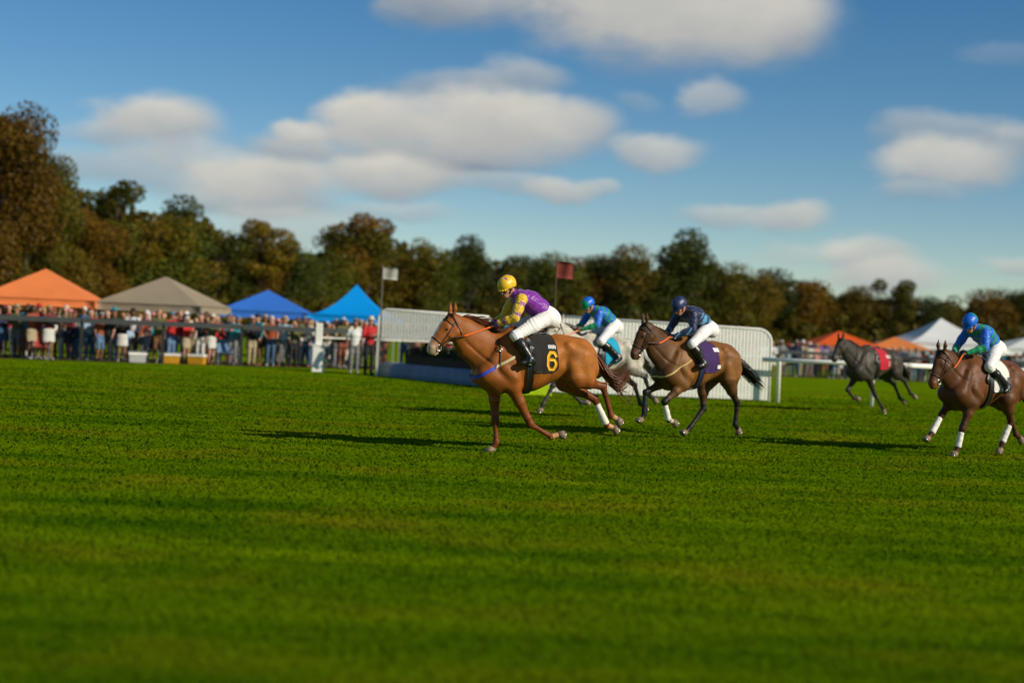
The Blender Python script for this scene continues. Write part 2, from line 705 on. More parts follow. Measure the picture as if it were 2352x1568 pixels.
def build_ground():
    def axis(far, near):
        s = list(np.linspace(-near, near, 41))
        t = near
        st = (s[1] - s[0])
        out = []
        while t < far:
            st *= 1.25
            t += st
            out.append(t)
        return np.array([-v for v in reversed(out)] + s + out)
    ax = axis(2500, 60)
    ay = axis(2500, 60) + 50
    X, Y = np.meshgrid(ax, ay, indexing='ij')
    V = np.stack([X, Y, ground_z(X, Y)], -1).reshape(-1, 3)
    ny = len(ay)
    i, j = np.meshgrid(np.arange(len(ax) - 1), np.arange(ny - 1), indexing='ij')
    q = (i * ny + j).ravel()
    F = np.stack([q, q + ny, q + ny + 1, q + 1], 1)
    g = obj('ground', mesh_data('ground', V, F), turf_material('turf', False))
    tag(g, 'wide green race course turf with worn straw coloured patches', kind='structure')
    # blades of the nearer turf
    n = 760000
    u = rng.random(n)
    y = 5.8 + 58 * (1 - (1 - u ** 1.5) ** 0.36)
    x = (rng.random(n) * 2 - 1) * (y * 0.37 + 1.6 + 6.0 * rng.random(n))
    hgt = (0.008 + 0.020 * rng.random(n)) * (1 + y * 0.008) * np.clip((66 - y) / 25, 0.1, 1)
    wd = (0.004 + 0.004 * rng.random(n)) * (0.6 + y / 11)
    a = rng.random(n) * 2 * PI
    ln = (rng.random((n, 2)) - 0.5) * 0.075
    V = np.zeros((n, 3, 3))
    V[:, 0] = np.stack([x - np.cos(a) * wd, y - np.sin(a) * wd, np.full(n, -0.002)], 1)
    V[:, 1] = np.stack([x + np.cos(a) * wd, y + np.sin(a) * wd, np.full(n, -0.002)], 1)
    V[:, 2] = np.stack([x + ln[:, 0], y + ln[:, 1], hgt], 1)
    o = obj('grass', mesh_data('grass', V.reshape(-1, 3), np.arange(n * 3).reshape(-1, 3), False), turf_material('grass_blades', True))
    tag(o, 'short green grass blades of the galloped turf', 'grass', kind='stuff')


build_ground()

# ------------------------------------------------------------------ trees
def leaf_material(name, c1, c2):
    m, N, L = nodes_of(name)
    b = N['Principled BSDF']
    geo = N.new('ShaderNodeNewGeometry')
    oi = N.new('ShaderNodeObjectInfo')
    nz = N.new('ShaderNodeTexNoise')
    nz.inputs['Scale'].default_value = 0.45
    nz.inputs['Detail'].default_value = 5
    L.new(geo.outputs['Position'], nz.inputs['Vector'])
    ad = N.new('ShaderNodeMath')
    ad.operation = 'MULTIPLY_ADD'
    L.new(geo.outputs['Random Per Island'], ad.inputs[0])
    ad.inputs[1].default_value = 0.45
    L.new(nz.outputs['Fac'], ad.inputs[2])
    mr = N.new('ShaderNodeMapRange')
    L.new(ad.outputs[0], mr.inputs[0])
    mr.inputs[1].default_value = 0.4
    mr.inputs[2].default_value = 1.0
    mx = N.new('ShaderNodeMixRGB')
    L.new(mr.outputs[0], mx.inputs[0])
    mx.inputs[1].default_value = (*c1, 1)
    mx.inputs[2].default_value = (*c2, 1)
    h = N.new('ShaderNodeHueSaturation')
    L.new(mx.outputs[0], h.inputs['Color'])
    v = N.new('ShaderNodeMapRange')
    L.new(oi.outputs['Random'], v.inputs[0])
    v.inputs[3].default_value = 0.75
    v.inputs[4].default_value = 1.25
    L.new(v.outputs[0], h.inputs['Value'])
    L.new(h.outputs[0], b.inputs['Base Color'])
    b.inputs['Roughness'].default_value = 0.6
    b.inputs['Specular IOR Level'].default_value = 0.2
    tr = N.new('ShaderNodeBsdfTranslucent')
    L.new(h.outputs[0], tr.inputs[0])
    ms = N.new('ShaderNodeMixShader')
    ms.inputs[0].default_value = 0.25
    L.new(b.outputs[0], ms.inputs[1])
    L.new(tr.outputs[0], ms.inputs[2])
    L.new(ms.outputs[0], N['Material Output'].inputs[0])
    return m


LEAF = {
    'dark green': leaf_material('leaf_dark_green', (0.022, 0.032, 0.003), (0.062, 0.072, 0.005)),
    'olive green': leaf_material('leaf_olive', (0.042, 0.042, 0.002), (0.125, 0.105, 0.004)),
    'russet brown': leaf_material('leaf_russet', (0.070, 0.038, 0.002), (0.190, 0.098, 0.004)),
    'golden brown': leaf_material('leaf_golden', (0.075, 0.052, 0.002), (0.205, 0.135, 0.005)),
    'mossy green': leaf_material('leaf_mossy', (0.034, 0.044, 0.002), (0.095, 0.100, 0.004)),
}
M_BARK = mat('bark', (0.055, 0.042, 0.030), 0.9, 0.35, 3.0, 0.6, 12)


def leaf_cards(C, nrm, size, g):
    """small bent leaf sprays (two triangles each) around the points C"""
    n = len(C)
    d = g.normal(size=(n, 3))
    d = d / np.linalg.norm(d, axis=1, keepdims=True)
    nn = nrm * 0.8 + d * 0.8
    nn /= np.linalg.norm(nn, axis=1, keepdims=True)
    u = np.cross(nn, g.normal(size=(n, 3)))
    u /= np.linalg.norm(u, axis=1, keepdims=True)
    v = np.cross(nn, u)
    s = (size * (0.6 + 0.8 * g.random(n)))[:, None]
    V = np.stack([C - u * s, C - v * s * 0.6 + nn * s * 0.2, C + u * s, C + v * s * 0.6 + nn * s * 0.15], 1).reshape(-1, 3)
    k = np.arange(n) * 4
    F = np.stack([k, k + 1, k + 2, k + 3], 1)
    return V, F


def crown_mesh(name, seed, kind, n=6500, size=0.0125):
    """a crown one unit high (0.15..1.0) and about 0.8 wide"""
    g = np.random.default_rng(seed)
    bl = []
    if kind == 'round':
        for _ in range(17):
            a, q = g.random() * 2 * PI, g.random() ** 0.5
            z = 0.30 + 0.58 * g.random()
            rr = 0.30 * math.sqrt(max(0.05, 1 - ((z - 0.52) / 0.48) ** 2)) * q
            bl.append((rr * math.cos(a), rr * math.sin(a), z, 0.10 + 0.08 * g.random()))
    elif kind == 'tall':
        for _ in range(16):
            a, q = g.random() * 2 * PI, g.random() ** 0.5
            z = 0.28 + 0.64 * g.random()
            rr = (0.24 - 0.16 * max(0, (z - 0.55) / 0.4)) * q
            bl.append((rr * math.cos(a), rr * math.sin(a), z, 0.075 + 0.06 * g.random()))
    else:                                                     # open crown: lobes apart, sky between
        for _ in range(11):
            a, q = g.random() * 2 * PI, g.random() ** 0.4
            z = 0.42 + 0.50 * g.random()
            rr = 0.27 * q
            bl.append((rr * math.cos(a), rr * math.sin(a), z, 0.07 + 0.06 * g.random()))
    bl = np.array(bl)
    wgt = bl[:, 3] ** 2
    pick = g.choice(len(bl), n, p=wgt / wgt.sum())
    d = g.normal(size=(n, 3))
    d /= np.linalg.norm(d, axis=1, keepdims=True)
    rad_ = ((0.45 + 0.62 * g.random(n) ** 0.6) if n < 9000 else (0.30 + 0.66 * g.random(n) ** 0.6)) * bl[pick, 3]
    C = bl[pick, :3] + d * rad_[:, None] * np.array([1.15, 1.15, 0.85])
    V, F = leaf_cards(C, d, size, g)
    return mesh_data(name, V, F, False), bl


def trunk_mesh(name, bl, seed):
    g = random.Random(seed)
    b = MB()
    top = float(bl[:, 2].max()) - 0.08
    pts = [(0, 0, -0.02), (0.006, 0, 0.12), (-0.004, 0.004, 0.3), (0.008, -0.004, 0.5), (0, 0, top)]
    b.tube(pts, [0.030, 0.021, 0.017, 0.012, 0.004], 8)
    for k in range(min(9, len(bl))):
        x, y, z, r = bl[k]
        z0 = max(0.16, z - 0.22)
        b.tube([(0, 0, z0), (x * 0.5, y * 0.5, z0 + (z - z0) * 0.6), (x, y, z)], [0.010, 0.007, 0.002], 5)
    return b.mesh(name, True)


TREES = []
for i, kd in enumerate(['round', 'round', 'tall', 'tall', 'open', 'round', 'round', 'round']):
    cm, bl = crown_mesh('crown', 40 + i, kd, 6500 if i < 6 else 22000, 0.0125 if i < 6 else 0.0094)
    TREES.append((kd, cm, trunk_mesh('trunk', bl, i)))

# silhouette of the wood along the photograph: column -> height of the tops (rows)
SIL = [(-150, 250), (0, 245), (50, 285), (100, 370), (140, 410), (200, 440), (260, 425), (330, 462), (390, 485), (430, 458), (500, 512),
       (580, 512), (640, 556), (740, 560), (800, 500), (860, 505), (930, 540), (1000, 578), (1070, 548), (1120, 575), (1200, 576),
       (1300, 580), (1440, 568), (1530, 580), (1570, 536), (1620, 585), (1700, 606), (1800, 622), (1900, 640), (1980, 655), (2040, 645),
       (2100, 672), (2200, 668), (2300, 655), (2500, 650)]


def sil(x):
    return float(np.interp(x, [p[0] for p in SIL], [p[1] for p in SIL]))


def tree_depth(x):
    return float(np.interp(x, [-200, 0, 400, 1000, 1600, 2500], [92, 96, 140, 200, 235, 270]))


def horizon(x):
    return 764 + 0.0424 * (x - 1176)


def tree(x, top, kind, colour, label, dy=0.0, cat='tree', wide=1.0):
    Y = tree_depth(x) + dy
    h = CAM_H + (horizon(x) - top) * Y / 3560
    X = place(x, Y)
    z = float(ground_z(X, Y))
    kd, cm, tm = TREES[kind]
    root = empty('tree', (X, Y, z), random.uniform(0, 2 * PI))
    tag(root, label, cat, 'trees of the wood behind the tents')
    s = h - z
    wd = s * random.uniform(0.95, 1.15) * wide
    root.scale = (wd, wd, s / 0.99)
    obj('crown', cm, LEAF[colour], root)
    obj('trunk', tm, M_BARK, root)
    return root


# every tree that stands out of the wood: column, row of its top, crown kind, colour, label
TREE_LIST = [
    (-95, 215, 6, 'golden brown', 'tall golden brown tree cut by the picture edge above the orange tent'),
    (-22, 246, 7, 'russet brown', 'tallest russet tree beside the golden brown tree at the wood end above the orange tent'),
    (52, 318, 6, 'olive green', 'high olive tree on the shoulder of the tallest russet tree'),
    (118, 395, 7, 'golden brown', 'golden brown tree straight above the peak of the big orange tent on the left'),
    (190, 450, 6, 'russet brown', 'russet tree above the gap between the orange tent and the tan tent'),
    (262, 418, 4, 'olive green', 'loose olive tree whose open top stands out above the left half of the tan tent'),
    (330, 468, 0, 'mossy green', 'broad mossy green tree above the left half of the tan tent peak'),
    (385, 490, 5, 'golden brown', 'golden brown tree right behind the peak of the tan tent'),
    (432, 452, 3, 'dark green', 'narrow dark green tree poking up above the right half of the tan tent'),
    (490, 512, 1, 'mossy green', 'mossy green tree above the gap between the tan tent and the blue tent'),
    (545, 520, 0, 'russet brown', 'low russet tree above the left corner of the royal blue tent'),
    (590, 505, 4, 'golden brown', 'open golden tree whose thin top stands out above the royal blue tent'),
    (660, 562, 5, 'dark green', 'low dark green tree above the right corner of the royal blue tent'),
    (735, 562, 0, 'mossy green', 'mossy green tree between the two blue tents'),
    (800, 502, 1, 'olive green', 'tall olive tree straight behind the peak of the bright blue tent'),
    (835, 492, 4, 'russet brown', 'open russet tree above the white marker flag'),
    (905, 528, 0, 'golden brown', 'golden tree just right of the white marker flag'),
    (965, 560, 5, 'mossy green', 'mossy green tree above the far wing of the jump'),
    (1070, 542, 2, 'dark green', 'upright dark green tree above the ears of the chestnut horse'),
    (1130, 578, 0, 'olive green', 'olive tree behind the yellow helmet'),
    (1205, 572, 1, 'dark green', 'rounded dark green tree just right of the yellow helmet'),
    (1262, 578, 5, 'mossy green', 'mossy green tree just left of the red marker flag'),
    (1330, 578, 0, 'russet brown', 'russet tree just right of the red marker flag'),
    (1385, 572, 1, 'dark green', 'dark green tree above the jockey with the blue and green hoops'),
    (1445, 560, 5, 'golden brown', 'golden tree above the grey horse and its jockey with the hoops'),
    (1510, 580, 0, 'mossy green', 'mossy green tree above the ears of the dark bay horse'),
    (1575, 528, 2, 'dark green', 'dark green tree rising high above the navy helmet'),
    (1640, 585, 1, 'olive green', 'broad olive tree above the back of the jockey in navy'),
    (1705, 602, 0, 'golden brown', 'golden brown tree above the rump of the dark bay horse'),
    (1770, 615, 5, 'dark green', 'dark green tree above the rounded end of the near wing'),
    (1850, 630, 1, 'russet brown', 'russet tree above the left corner of the red orange tent'),
    (1925, 645, 0, 'mossy green', 'mossy green tree behind the peak of the red orange tent'),
    (1985, 655, 5, 'golden brown', 'golden tree above the gap between the red orange and pale orange tents'),
    (2042, 640, 4, 'olive green', 'open olive tree standing up above the pale orange tent'),
    (2110, 668, 1, 'dark green', 'dark green tree behind the left slope of the white marquee'),
    (2180, 668, 0, 'olive green', 'olive tree behind the peak of the white marquee'),
    (2255, 662, 5, 'russet brown', 'russet tree just left of the helmet of the last jockey on the bay horse'),
    (2325, 650, 1, 'dark green', 'dark green tree above the second white marquee at the picture edge'),
    (2410, 648, 0, 'mossy green', 'mossy green tree beyond the second white marquee'),
]
for (x, top, kd, c, lb) in TREE_LIST:
    tree(x, top, kd, c, lb, random.uniform(-6, 4), wide=0.72 if x < 140 else 1.0)


def build_woods():
    """the depth of the wood and its undergrowth, which reads as one mass"""
    g = np.random.default_rng(5)
    Cs, Ns, S = [], [], []
    for x in np.arange(-260, 2620, 14):
        Yd = tree_depth(x)
        for row in range(3):
            Y = Yd + [-7, 9, 20][row] + g.uniform(-4, 4)
            top = sil(x) + g.uniform(18, 60) if row else horizon(x) - g.uniform(30, 75)
            X = place(x + g.uniform(-12, 12), Y)
            H = CAM_H + (horizon(x) - top) * Y / 3560
            z0 = float(ground_z(X, Y))
            R = (0.9 + 0.05 * H) * (Y / 200) ** 0.5 * 2.0
            n = int(180 + 34 * H)
            t = g.random(n)
            d = g.normal(size=(n, 3))
            d /= np.linalg.norm(d, axis=1, keepdims=True)
            wv = R * (0.7 + 0.5 * np.sin(t * 9 + g.random() * 6)) * np.sqrt(np.maximum(0.1, 1 - t ** 4))
            C = np.stack([X + d[:, 0] * wv, Y + d[:, 1] * wv * 0.7, z0 + 0.2 + t * (H - z0 - 0.3)], 1)
            Cs.append(C)
            Ns.append(d)
            S.append(np.full(n, 0.15 + 0.0009 * Y))
    C, Nn, S = np.concatenate(Cs), np.concatenate(Ns), np.concatenate(S)
    V, F = leaf_cards(C, Nn, S, g)
    o = obj('woods', mesh_data('woods', V, F, False), leaf_material('leaf_woods', (0.028, 0.031, 0.002), (0.120, 0.092, 0.004)))
    tag(o, 'mixed green and brown autumn wood closing off the course', 'woods', kind='stuff')


build_woods()

# ------------------------------------------------------------------ horses
LAT = (0, 1, 0)
M_BLACKL = mat('black_leather', (0.012, 0.011, 0.010), 0.38, 0.2, 20, 0.25, 90, 0.5)
M_BROWNL = mat('brown_leather', (0.045, 0.020, 0.009), 0.45, 0.25, 20, 0.2, 90, 0.5)
M_STEEL = mat('steel', (0.55, 0.54, 0.52), 0.28, metallic=1.0)
M_EYE = mat('horse_eye', (0.012, 0.008, 0.006), 0.08, spec=0.8)
M_ORANGE = mat('orange_rubber', (0.72, 0.13, 0.012), 0.55, 0.12, 60, 0.3, 120)
M_WHITEBOOT = mat('white_wrap', (0.72, 0.69, 0.60), 0.85, 0.12, 25, 0.4, 70)
M_BLACKBOOT = mat('black_boot', (0.014, 0.014, 0.016), 0.6, 0.2, 25, 0.3, 70)
M_HOOF = mat('hoof', (0.20, 0.14, 0.085), 0.5, 0.3, 25, 0.3, 60)


def strap(pts, r):
    b = MB()
    b.tube(pts, r, 6)
    return b


def sheet(P, thick, nrm=None):
    """closed thin cloth from a grid of points P[u, v, 3] lying on a body"""
    P = np.asarray(P)
    nu, nv = P.shape[:2]
    du = np.gradient(P, axis=0)
    dv = np.gradient(P, axis=1)
    n = np.cross(du, dv)
    n /= np.maximum(np.linalg.norm(n, axis=2, keepdims=True), 1e-9)
    if nrm is not None and (n * nrm).sum() < 0:
        n = -n
    V = np.concatenate([(P + n * thick / 2).reshape(-1, 3), (P - n * thick / 2).reshape(-1, 3)])
    F = []
    o = nu * nv
    for i in range(nu - 1):
        for j in range(nv - 1):
            a = i * nv + j
            F.append((a, a + nv, a + nv + 1, a + 1))
            F.append((o + a, o + a + 1, o + a + nv + 1, o + a + nv))
    rim = [i * nv for i in range(nu)] + [(nu - 1) * nv + j for j in range(1, nv)] + \
          [i * nv + nv - 1 for i in range(nu - 2, -1, -1)] + [j for j in range(nv - 2, 0, -1)]
    for a, b in zip(rim, rim[1:] + rim[:1]):
        F.append((a, b, o + b, o + a))
    return V, F


def hair_mesh(name, strands, r0):
    """every strand: a list of points; drawn as a thin three sided taper"""
    b = MB()
    for pts in strands:
        n = len(pts)
        b.tube(pts, [r0 * (0.55 + 0.45 * math.sin(PI * min(1, 0.25 + 0.75 * i / (n - 1)))) * (1 - 0.75 * (i / (n - 1)) ** 3) for i in range(n)], 3, False)
    return b.mesh(name, True)


def spline(P, n):
    P = np.array(P, float)
    t = np.linspace(0, len(P) - 1, n)
    out = []
    for v in t:
        i = min(int(v), len(P) - 2)
        f = v - i
        p0, p1, p2, p3 = P[max(i - 1, 0)], P[i], P[i + 1], P[min(i + 2, len(P) - 1)]
        out.append(0.5 * ((2 * p1) + (-p0 + p2) * f + (2 * p0 - 5 * p1 + 4 * p2 - p3) * f ** 2 + (-p0 + 3 * p1 - 3 * p2 + p3) * f ** 3))
    return np.array(out)


class Horse:
    def __init__(s, spec):
        s.sp = spec
        s.b = Body()
        s.shape()

    def shape(s):
        sp, b = s.sp, s.b
        dz = sp.get('drop', 0.0)
        T = lambda *v: (v[0], v[1], v[2] - dz)
        # trunk: deep chest, tucked up flank, rounded croup
        b.chain([(-0.30, 0, 1.235 - dz, 0.285, 0.90), (-0.08, 0, 1.265 - dz, 0.268, 0.96), (0.12, 0, 1.225 - dz, 0.300, 0.92),
                 (0.34, 0, 1.180 - dz, 0.362, 0.78), (0.52, 0, 1.185 - dz, 0.395, 0.64), (0.70, 0, 1.115 - dz, 0.345, 0.60)],
                0.05, LAT, 'trunk')
        b.seg(T(0.20, 0, 1.42), T(0.60, 0, 1.50), 0.10, 0.105, 0.10, LAT, 0.7, tag='trunk')        # withers
        b.seg(T(-0.05, 0, 1.43), T(-0.38, 0, 1.37), 0.115, 0.13, 0.10, LAT, 0.9, tag='trunk')      # croup
        for y in (-1, 1):
            b.seg(T(0.95, y * 0.105, 1.02), T(0.66, y * 0.115, 1.40), 0.125, 0.075, 0.08, tag='trunk')   # shoulder
            b.seg(T(0.97, y * 0.085, 0.98), T(0.78, y * 0.09, 0.86), 0.105, 0.11, 0.06, tag='trunk')     # breast
        for y in (-1, 1):
            b.seg(T(0.74, y * 0.205, 1.10), T(0.60, y * 0.235, 0.98), 0.075, 0.060, 0.035, tag='trunk')   # triceps
            b.seg(T(0.80, y * 0.165, 1.34), T(0.90, y * 0.170, 1.10), 0.050, 0.060, 0.035, tag='trunk')   # front of the shoulder blade
            b.ball(T(-0.13, y * 0.215, 1.425), 0.050, 0.05, tag='trunk')                                  # point of the hip
            b.ball(T(-0.12, y * 0.330, 1.245), 0.085, 0.11, tag='trunk', sub=True)                        # hollow of the flank
            b.seg(T(-0.36, y * 0.205, 1.30), T(-0.42, y * 0.200, 1.02), 0.085, 0.075, 0.04, tag='trunk')  # biceps of the thigh
            b.seg(T(-0.20, y * 0.205, 1.18), T(-0.22, y * 0.195, 1.00), 0.085, 0.075, 0.035, tag='trunk') # front of the thigh
            b.seg(T(0.55, y * 0.27, 1.30), T(0.52, y * 0.30, 1.05), 0.030, 0.030, 0.06, tag='trunk', ) if False else None
        # neck
        hx, hz = sp['head']
        a = rad(sp['angle'])
        ca, sa = math.cos(a), -math.sin(a)
        mid = sp.get('neck_mid', (1.10, 1.42))
        n0 = (0.82, 0, 1.235 - dz, 0.315, 0.48)
        b.chain([n0, (mid[0], 0, mid[1], 0.238, 0.46), ((mid[0] + hx) / 2 + 0.0, 0, (mid[1] + hz) / 2 + 0.005, 0.180, 0.52),
                 (hx - 0.04 * ca, 0, hz - 0.02, 0.122, 0.66)], 0.05, LAT, 'neck')
        # head frame: axis, dorsal direction, lateral direction (turned by the yaw)
        y = rad(sp.get('yaw', 0))
        s.hd = np.array([ca * math.cos(y), ca * math.sin(y), sa])
        s.hl = np.array([-math.sin(y), math.cos(y), 0])
        s.hu = np.cross(s.hd, s.hl)
        s.h0 = np.array([hx, 0, hz])
        H = s.H
        for (t0, u0, r0, s0), (t1, u1, r1, s1) in zip(HEAD[:-1], HEAD[1:]):
            b.seg(H(t0, 0, u0), H(t1, 0, u1), r0, r1, 0.025, s.hl, s0, s1, 'head')
        for q in (-1, 1):
            b.seg(H(0.09, q * 0.058, -0.075), H(0.16, q * 0.050, -0.060), 0.070, 0.062, 0.03, tag='head')     # cheek
            b.seg(H(0.115, q * 0.070, 0.058), H(0.165, q * 0.066, 0.045), 0.024, 0.020, 0.02, tag='head')    # brow
            b.ball(H(0.455, q * 0.042, 0.030), 0.026, 0.02, tag='head')                                      # nostril rim
            b.ball(H(0.468, q * 0.062, 0.032), 0.012, 0.012, tag='head', sub=True)
            b.seg(H(0.335, q * 0.075, -0.035), H(0.475, q * 0.075, -0.052), 0.011, 0.009, 0.012, tag='head') if False else None
            # ears
            e0 = H(-0.055, q * 0.055, 0.085)
            tip = np.array(sp.get('ear', (-0.05, 0.0, 0.115)))
            e2 = e0 + s.hd * tip[0] + s.hl * q * (0.015 + tip[1]) + s.hu * 0.03 + np.array([0, 0, tip[2]])
            em = e0 * 0.5 + e2 * 0.5 + s.hl * q * 0.012
            b.seg(e0, em, 0.024, 0.029, 0.02, tag='ear')
            b.seg(em, e2, 0.029, 0.006, 0.012, tag='ear')
        b.seg(H(0.44, 0, -0.075), H(0.475, 0, -0.070), 0.030, 0.026, 0.02, tag='head')                        # chin
        # legs
        s.limbs = {}
        for k, J in sp['legs'].items():
            J = [np.array(p, float) for p in J]
            s.limbs[k] = J
            q = 1 if k[0] == 'L' else -1
            if k[1] == 'F':
                e, kn, ft, to = J
                sh = np.array([0.92, q * 0.13, 1.02 - dz])
                b.seg(sh, e, 0.120, 0.098, 0.06, tag='trunk')
                b.seg(np.array([0.66, q * 0.15, 1.18 - dz]), e + np.array([-0.02, 0, 0.03]), 0.115, 0.095, 0.07, tag='trunk')
                m = e * 0.62 + kn * 0.38
                b.chain([(*e, 0.092), (*m, 0.070), (*(e * 0.18 + kn * 0.82), 0.047), (*kn, 0.047)], 0.03, tag=k + ' upper')
                b.ball(kn + (e - kn) / np.linalg.norm(e - kn) * 0.01, 0.050, 0.03, tag=k + ' knee')
                low = [(*kn, 0.043), (*(kn * 0.75 + ft * 0.25), 0.032), (*(kn * 0.3 + ft * 0.7), 0.031), (*ft, 0.041)]
            else:
                st, hk, ft, to = J
                hip = np.array([-0.26, q * 0.10, 1.30 - dz])
                b.seg(hip, st + (hip - st) * 0.15, 0.190, 0.135, 0.07, tag='trunk')
                but = np.array([-0.47, q * 0.11, 1.12 - dz])
                b.seg(np.array([-0.42, q * 0.10, 1.28 - dz]), but, 0.135, 0.115, 0.07, tag='trunk')
                gm = st * 0.55 + hk * 0.45
                b.seg(but, gm + np.array([-0.015, 0, 0.02]), 0.105, 0.062, 0.07, tag=k + ' upper')
                b.chain([(*st, 0.125), (*gm, 0.080), (*(st * 0.15 + hk * 0.85), 0.044), (*hk, 0.047)], 0.04, tag=k + ' upper')
                ax = (hk - ft) / np.linalg.norm(hk - ft)
                gx = (hk - st) / np.linalg.norm(hk - st)
                bk = gx + ax * 1.0
                bk = bk / np.linalg.norm(bk)
                b.seg(hk, hk + bk * 0.045, 0.036, 0.026, 0.03, tag=k + ' knee')                               # point of hock
                low = [(*hk, 0.046), (*(hk * 0.72 + ft * 0.28), 0.037), (*(hk * 0.3 + ft * 0.7), 0.034), (*ft, 0.043)]
            b.chain(low, 0.02, tag=k + ' cannon')
            d = to - ft
            b.chain([(*ft, 0.041), (*(ft + d * 0.42), 0.032), (*(ft + d * 0.62), 0.040)], 0.02, tag=k + ' pastern')

    def H(s, t, l, u):
        return s.h0 + s.hd * t + s.hl * l + s.hu * u

    def coat(s, V):
        sp = s.sp
        idx, t = s.b.nearest(V)
        tags = np.array([p[8] for p in s.b.P])[idx]
        base, dark, leg, muz = [np.array(sp[k]) for k in ('base', 'dark', 'leg', 'muzzle')]
        C = np.repeat(base[None], len(V), 0)
        if 'back' in sp:                                                  # sunlit quarters paler than the shaded forehand, painted into the coat
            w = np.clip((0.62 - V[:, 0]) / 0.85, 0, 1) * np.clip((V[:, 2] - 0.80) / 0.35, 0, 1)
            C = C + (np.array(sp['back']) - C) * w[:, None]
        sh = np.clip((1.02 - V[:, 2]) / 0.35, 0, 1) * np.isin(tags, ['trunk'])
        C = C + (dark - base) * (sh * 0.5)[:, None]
        if sp.get('points'):                                              # dark head and neck front of a dark bay; chest shade painted in too
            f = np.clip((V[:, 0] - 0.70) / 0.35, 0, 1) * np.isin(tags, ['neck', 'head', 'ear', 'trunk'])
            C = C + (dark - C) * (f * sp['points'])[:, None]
        for k in s.limbs:
            u = tags == k + ' upper'
            w = np.clip((t - 0.2) / 0.8, 0, 1) if True else t
            seg = idx[u]
            C[u] = C[u] + (leg - C[u]) * np.clip(0.25 + 0.75 * (seg - seg.min()) / max(1, seg.max() - seg.min()), 0, 1)[:, None] if u.any() else C[u]
            lo = np.isin(tags, [k + ' cannon', k + ' knee', k + ' pastern'])
            C[lo] = leg
            so = sp.get('socks', {}).get(k)
            if so is not None:
                C[tags == k + ' pastern'] = so
        h = np.isin(tags, ['head'])
        q = (V - s.h0) @ s.hd
        w = np.clip((q - sp.get('muz_from', 0.36)) / 0.10, 0, 1) * h
        C = C + (muz - C) * w[:, None]
        if 'blaze' in sp:
            l = np.abs((V - s.h0) @ s.hl)
            u = (V - s.h0) @ s.hu
            w = np.clip((0.030 - l) / 0.012, 0, 1) * (u > 0.02) * (q > 0.10) * h
            C = C + (np.array(sp['blaze']) - C) * w[:, None]
        if sp.get('dapple'):
            g = np.random.default_rng(3)
            P = V[g.choice(len(V), 260)]
            d = np.min(((V[:, None, :] - P[None]) ** 2).sum(2), 1)
            C = C * (0.80 + 0.30 * np.exp(-d / 0.0012))[:, None]
        return C

    def build(s, name, label, loc, th):
        sp = s.sp
        V, F = s.b.mesh(0.0135)
        rib = np.clip((V[:, 0] + 0.02) / 0.1, 0, 1) * np.clip((0.42 - V[:, 0]) / 0.1, 0, 1) * np.clip((1.30 - V[:, 2]) / 0.1, 0, 1) * np.clip((V[:, 2] - 0.85) / 0.1, 0, 1)
        V[:, 1] *= 1 + 0.010 * rib * np.sin((V[:, 0] + 0.25 * V[:, 2]) * 2 * PI / 0.062)
        jug = np.clip((V[:, 0] - 0.86) / 0.1, 0, 1) * np.clip((1.30 - V[:, 0]) / 0.1, 0, 1)
        ln = 1.02 + (V[:, 0] - 0.86) * 0.80                                  # groove along the throat
        V[:, 1] *= 1 - 0.11 * jug * np.exp(-((V[:, 2] - ln - 0.10) / 0.028) ** 2)
        m = mat('coat_' + name.replace(' ', '_'), (1, 1, 1), sp.get('rough', 0.50), 0.26, 7, 0.20, 38, 0.22, attr='Col')
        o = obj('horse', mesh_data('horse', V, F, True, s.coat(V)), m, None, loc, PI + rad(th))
        s.o = o
        tag(o, label, 'horse', 'race horses galloping over the turf')
        s.parts()
        return o

    def side(s, x, z, q, off=0.0):
        """points of the flank at (x, z), q = +1 near side"""
        x, z = np.atleast_1d(x), np.atleast_1d(z)
        O = np.stack([x, np.zeros(len(x)), z], 1)
        return s.b.hit(O, np.array([[0, q, 0]]), off)

    def ring(s, O, u, v, a0, a1, n, off):
        a = np.linspace(rad(a0), rad(a1), n)
        D = np.cos(a)[:, None] * np.array(u)[None] + np.sin(a)[:, None] * np.array(v)[None]
        return s.b.hit(np.array([O]), D, off)

    def parts(s):
        sp, o, H = s.sp, s.o, s.H
        dz = sp.get('drop', 0.0)
        # eyes
        for q in (-1, 1):
            p = s.b.hit([H(0.150, 0, 0.030)], [s.hl * q + s.hu * 0.18], -0.012)[0]
            bb = Body().ball(p, 0.021)
            V, F = bb.mesh(0.006)
            obj('eye', mesh_data('eye', V, F), M_EYE, o)
        # hooves with their shoes
        for k, J in s.limbs.items():
            ft, to = J[2], J[3]
            d = (to - ft)
            d = d / np.linalg.norm(d)
            c0 = ft + (to - ft) * 0.58
            yv = np.array([0, 1.0, 0])
            f = np.cross(yv, d)
            f /= np.linalg.norm(f)
            if k[1] == 'F' or True:
                f = f if f @ np.array([1, 0, -0.6]) > 0 or sp.get('flip', False) else f
            # forward of the hoof: away from the flexor side
            cn = J[2] - J[1]
            cn /= np.linalg.norm(cn)
            fw = np.cross(yv, cn)
            fw = fw if abs(fw[0]) > 1e-6 else np.array([1.0, 0, 0])
            fw = fw * (1 if np.cross(yv, np.array([0, 0, -1.0])) @ np.array([1, 0, 0]) > 0 else -1)
            f = f * (1 if f @ fw > 0 else -1)
            b = MB()
            rings = []
            for (h, r, off) in ((0.0, 0.042, 0.0), (0.045, 0.052, 0.012), (0.088, 0.061, 0.026)):
                c = c0 + d * h + f * off
                rings.append([c + (f * math.cos(a) * 1.08 + yv * math.sin(a)) * r for a in np.linspace(0, 2 * PI, 17)[:-1]])
            n = 16
            Vv = [p for r in rings for p in r]
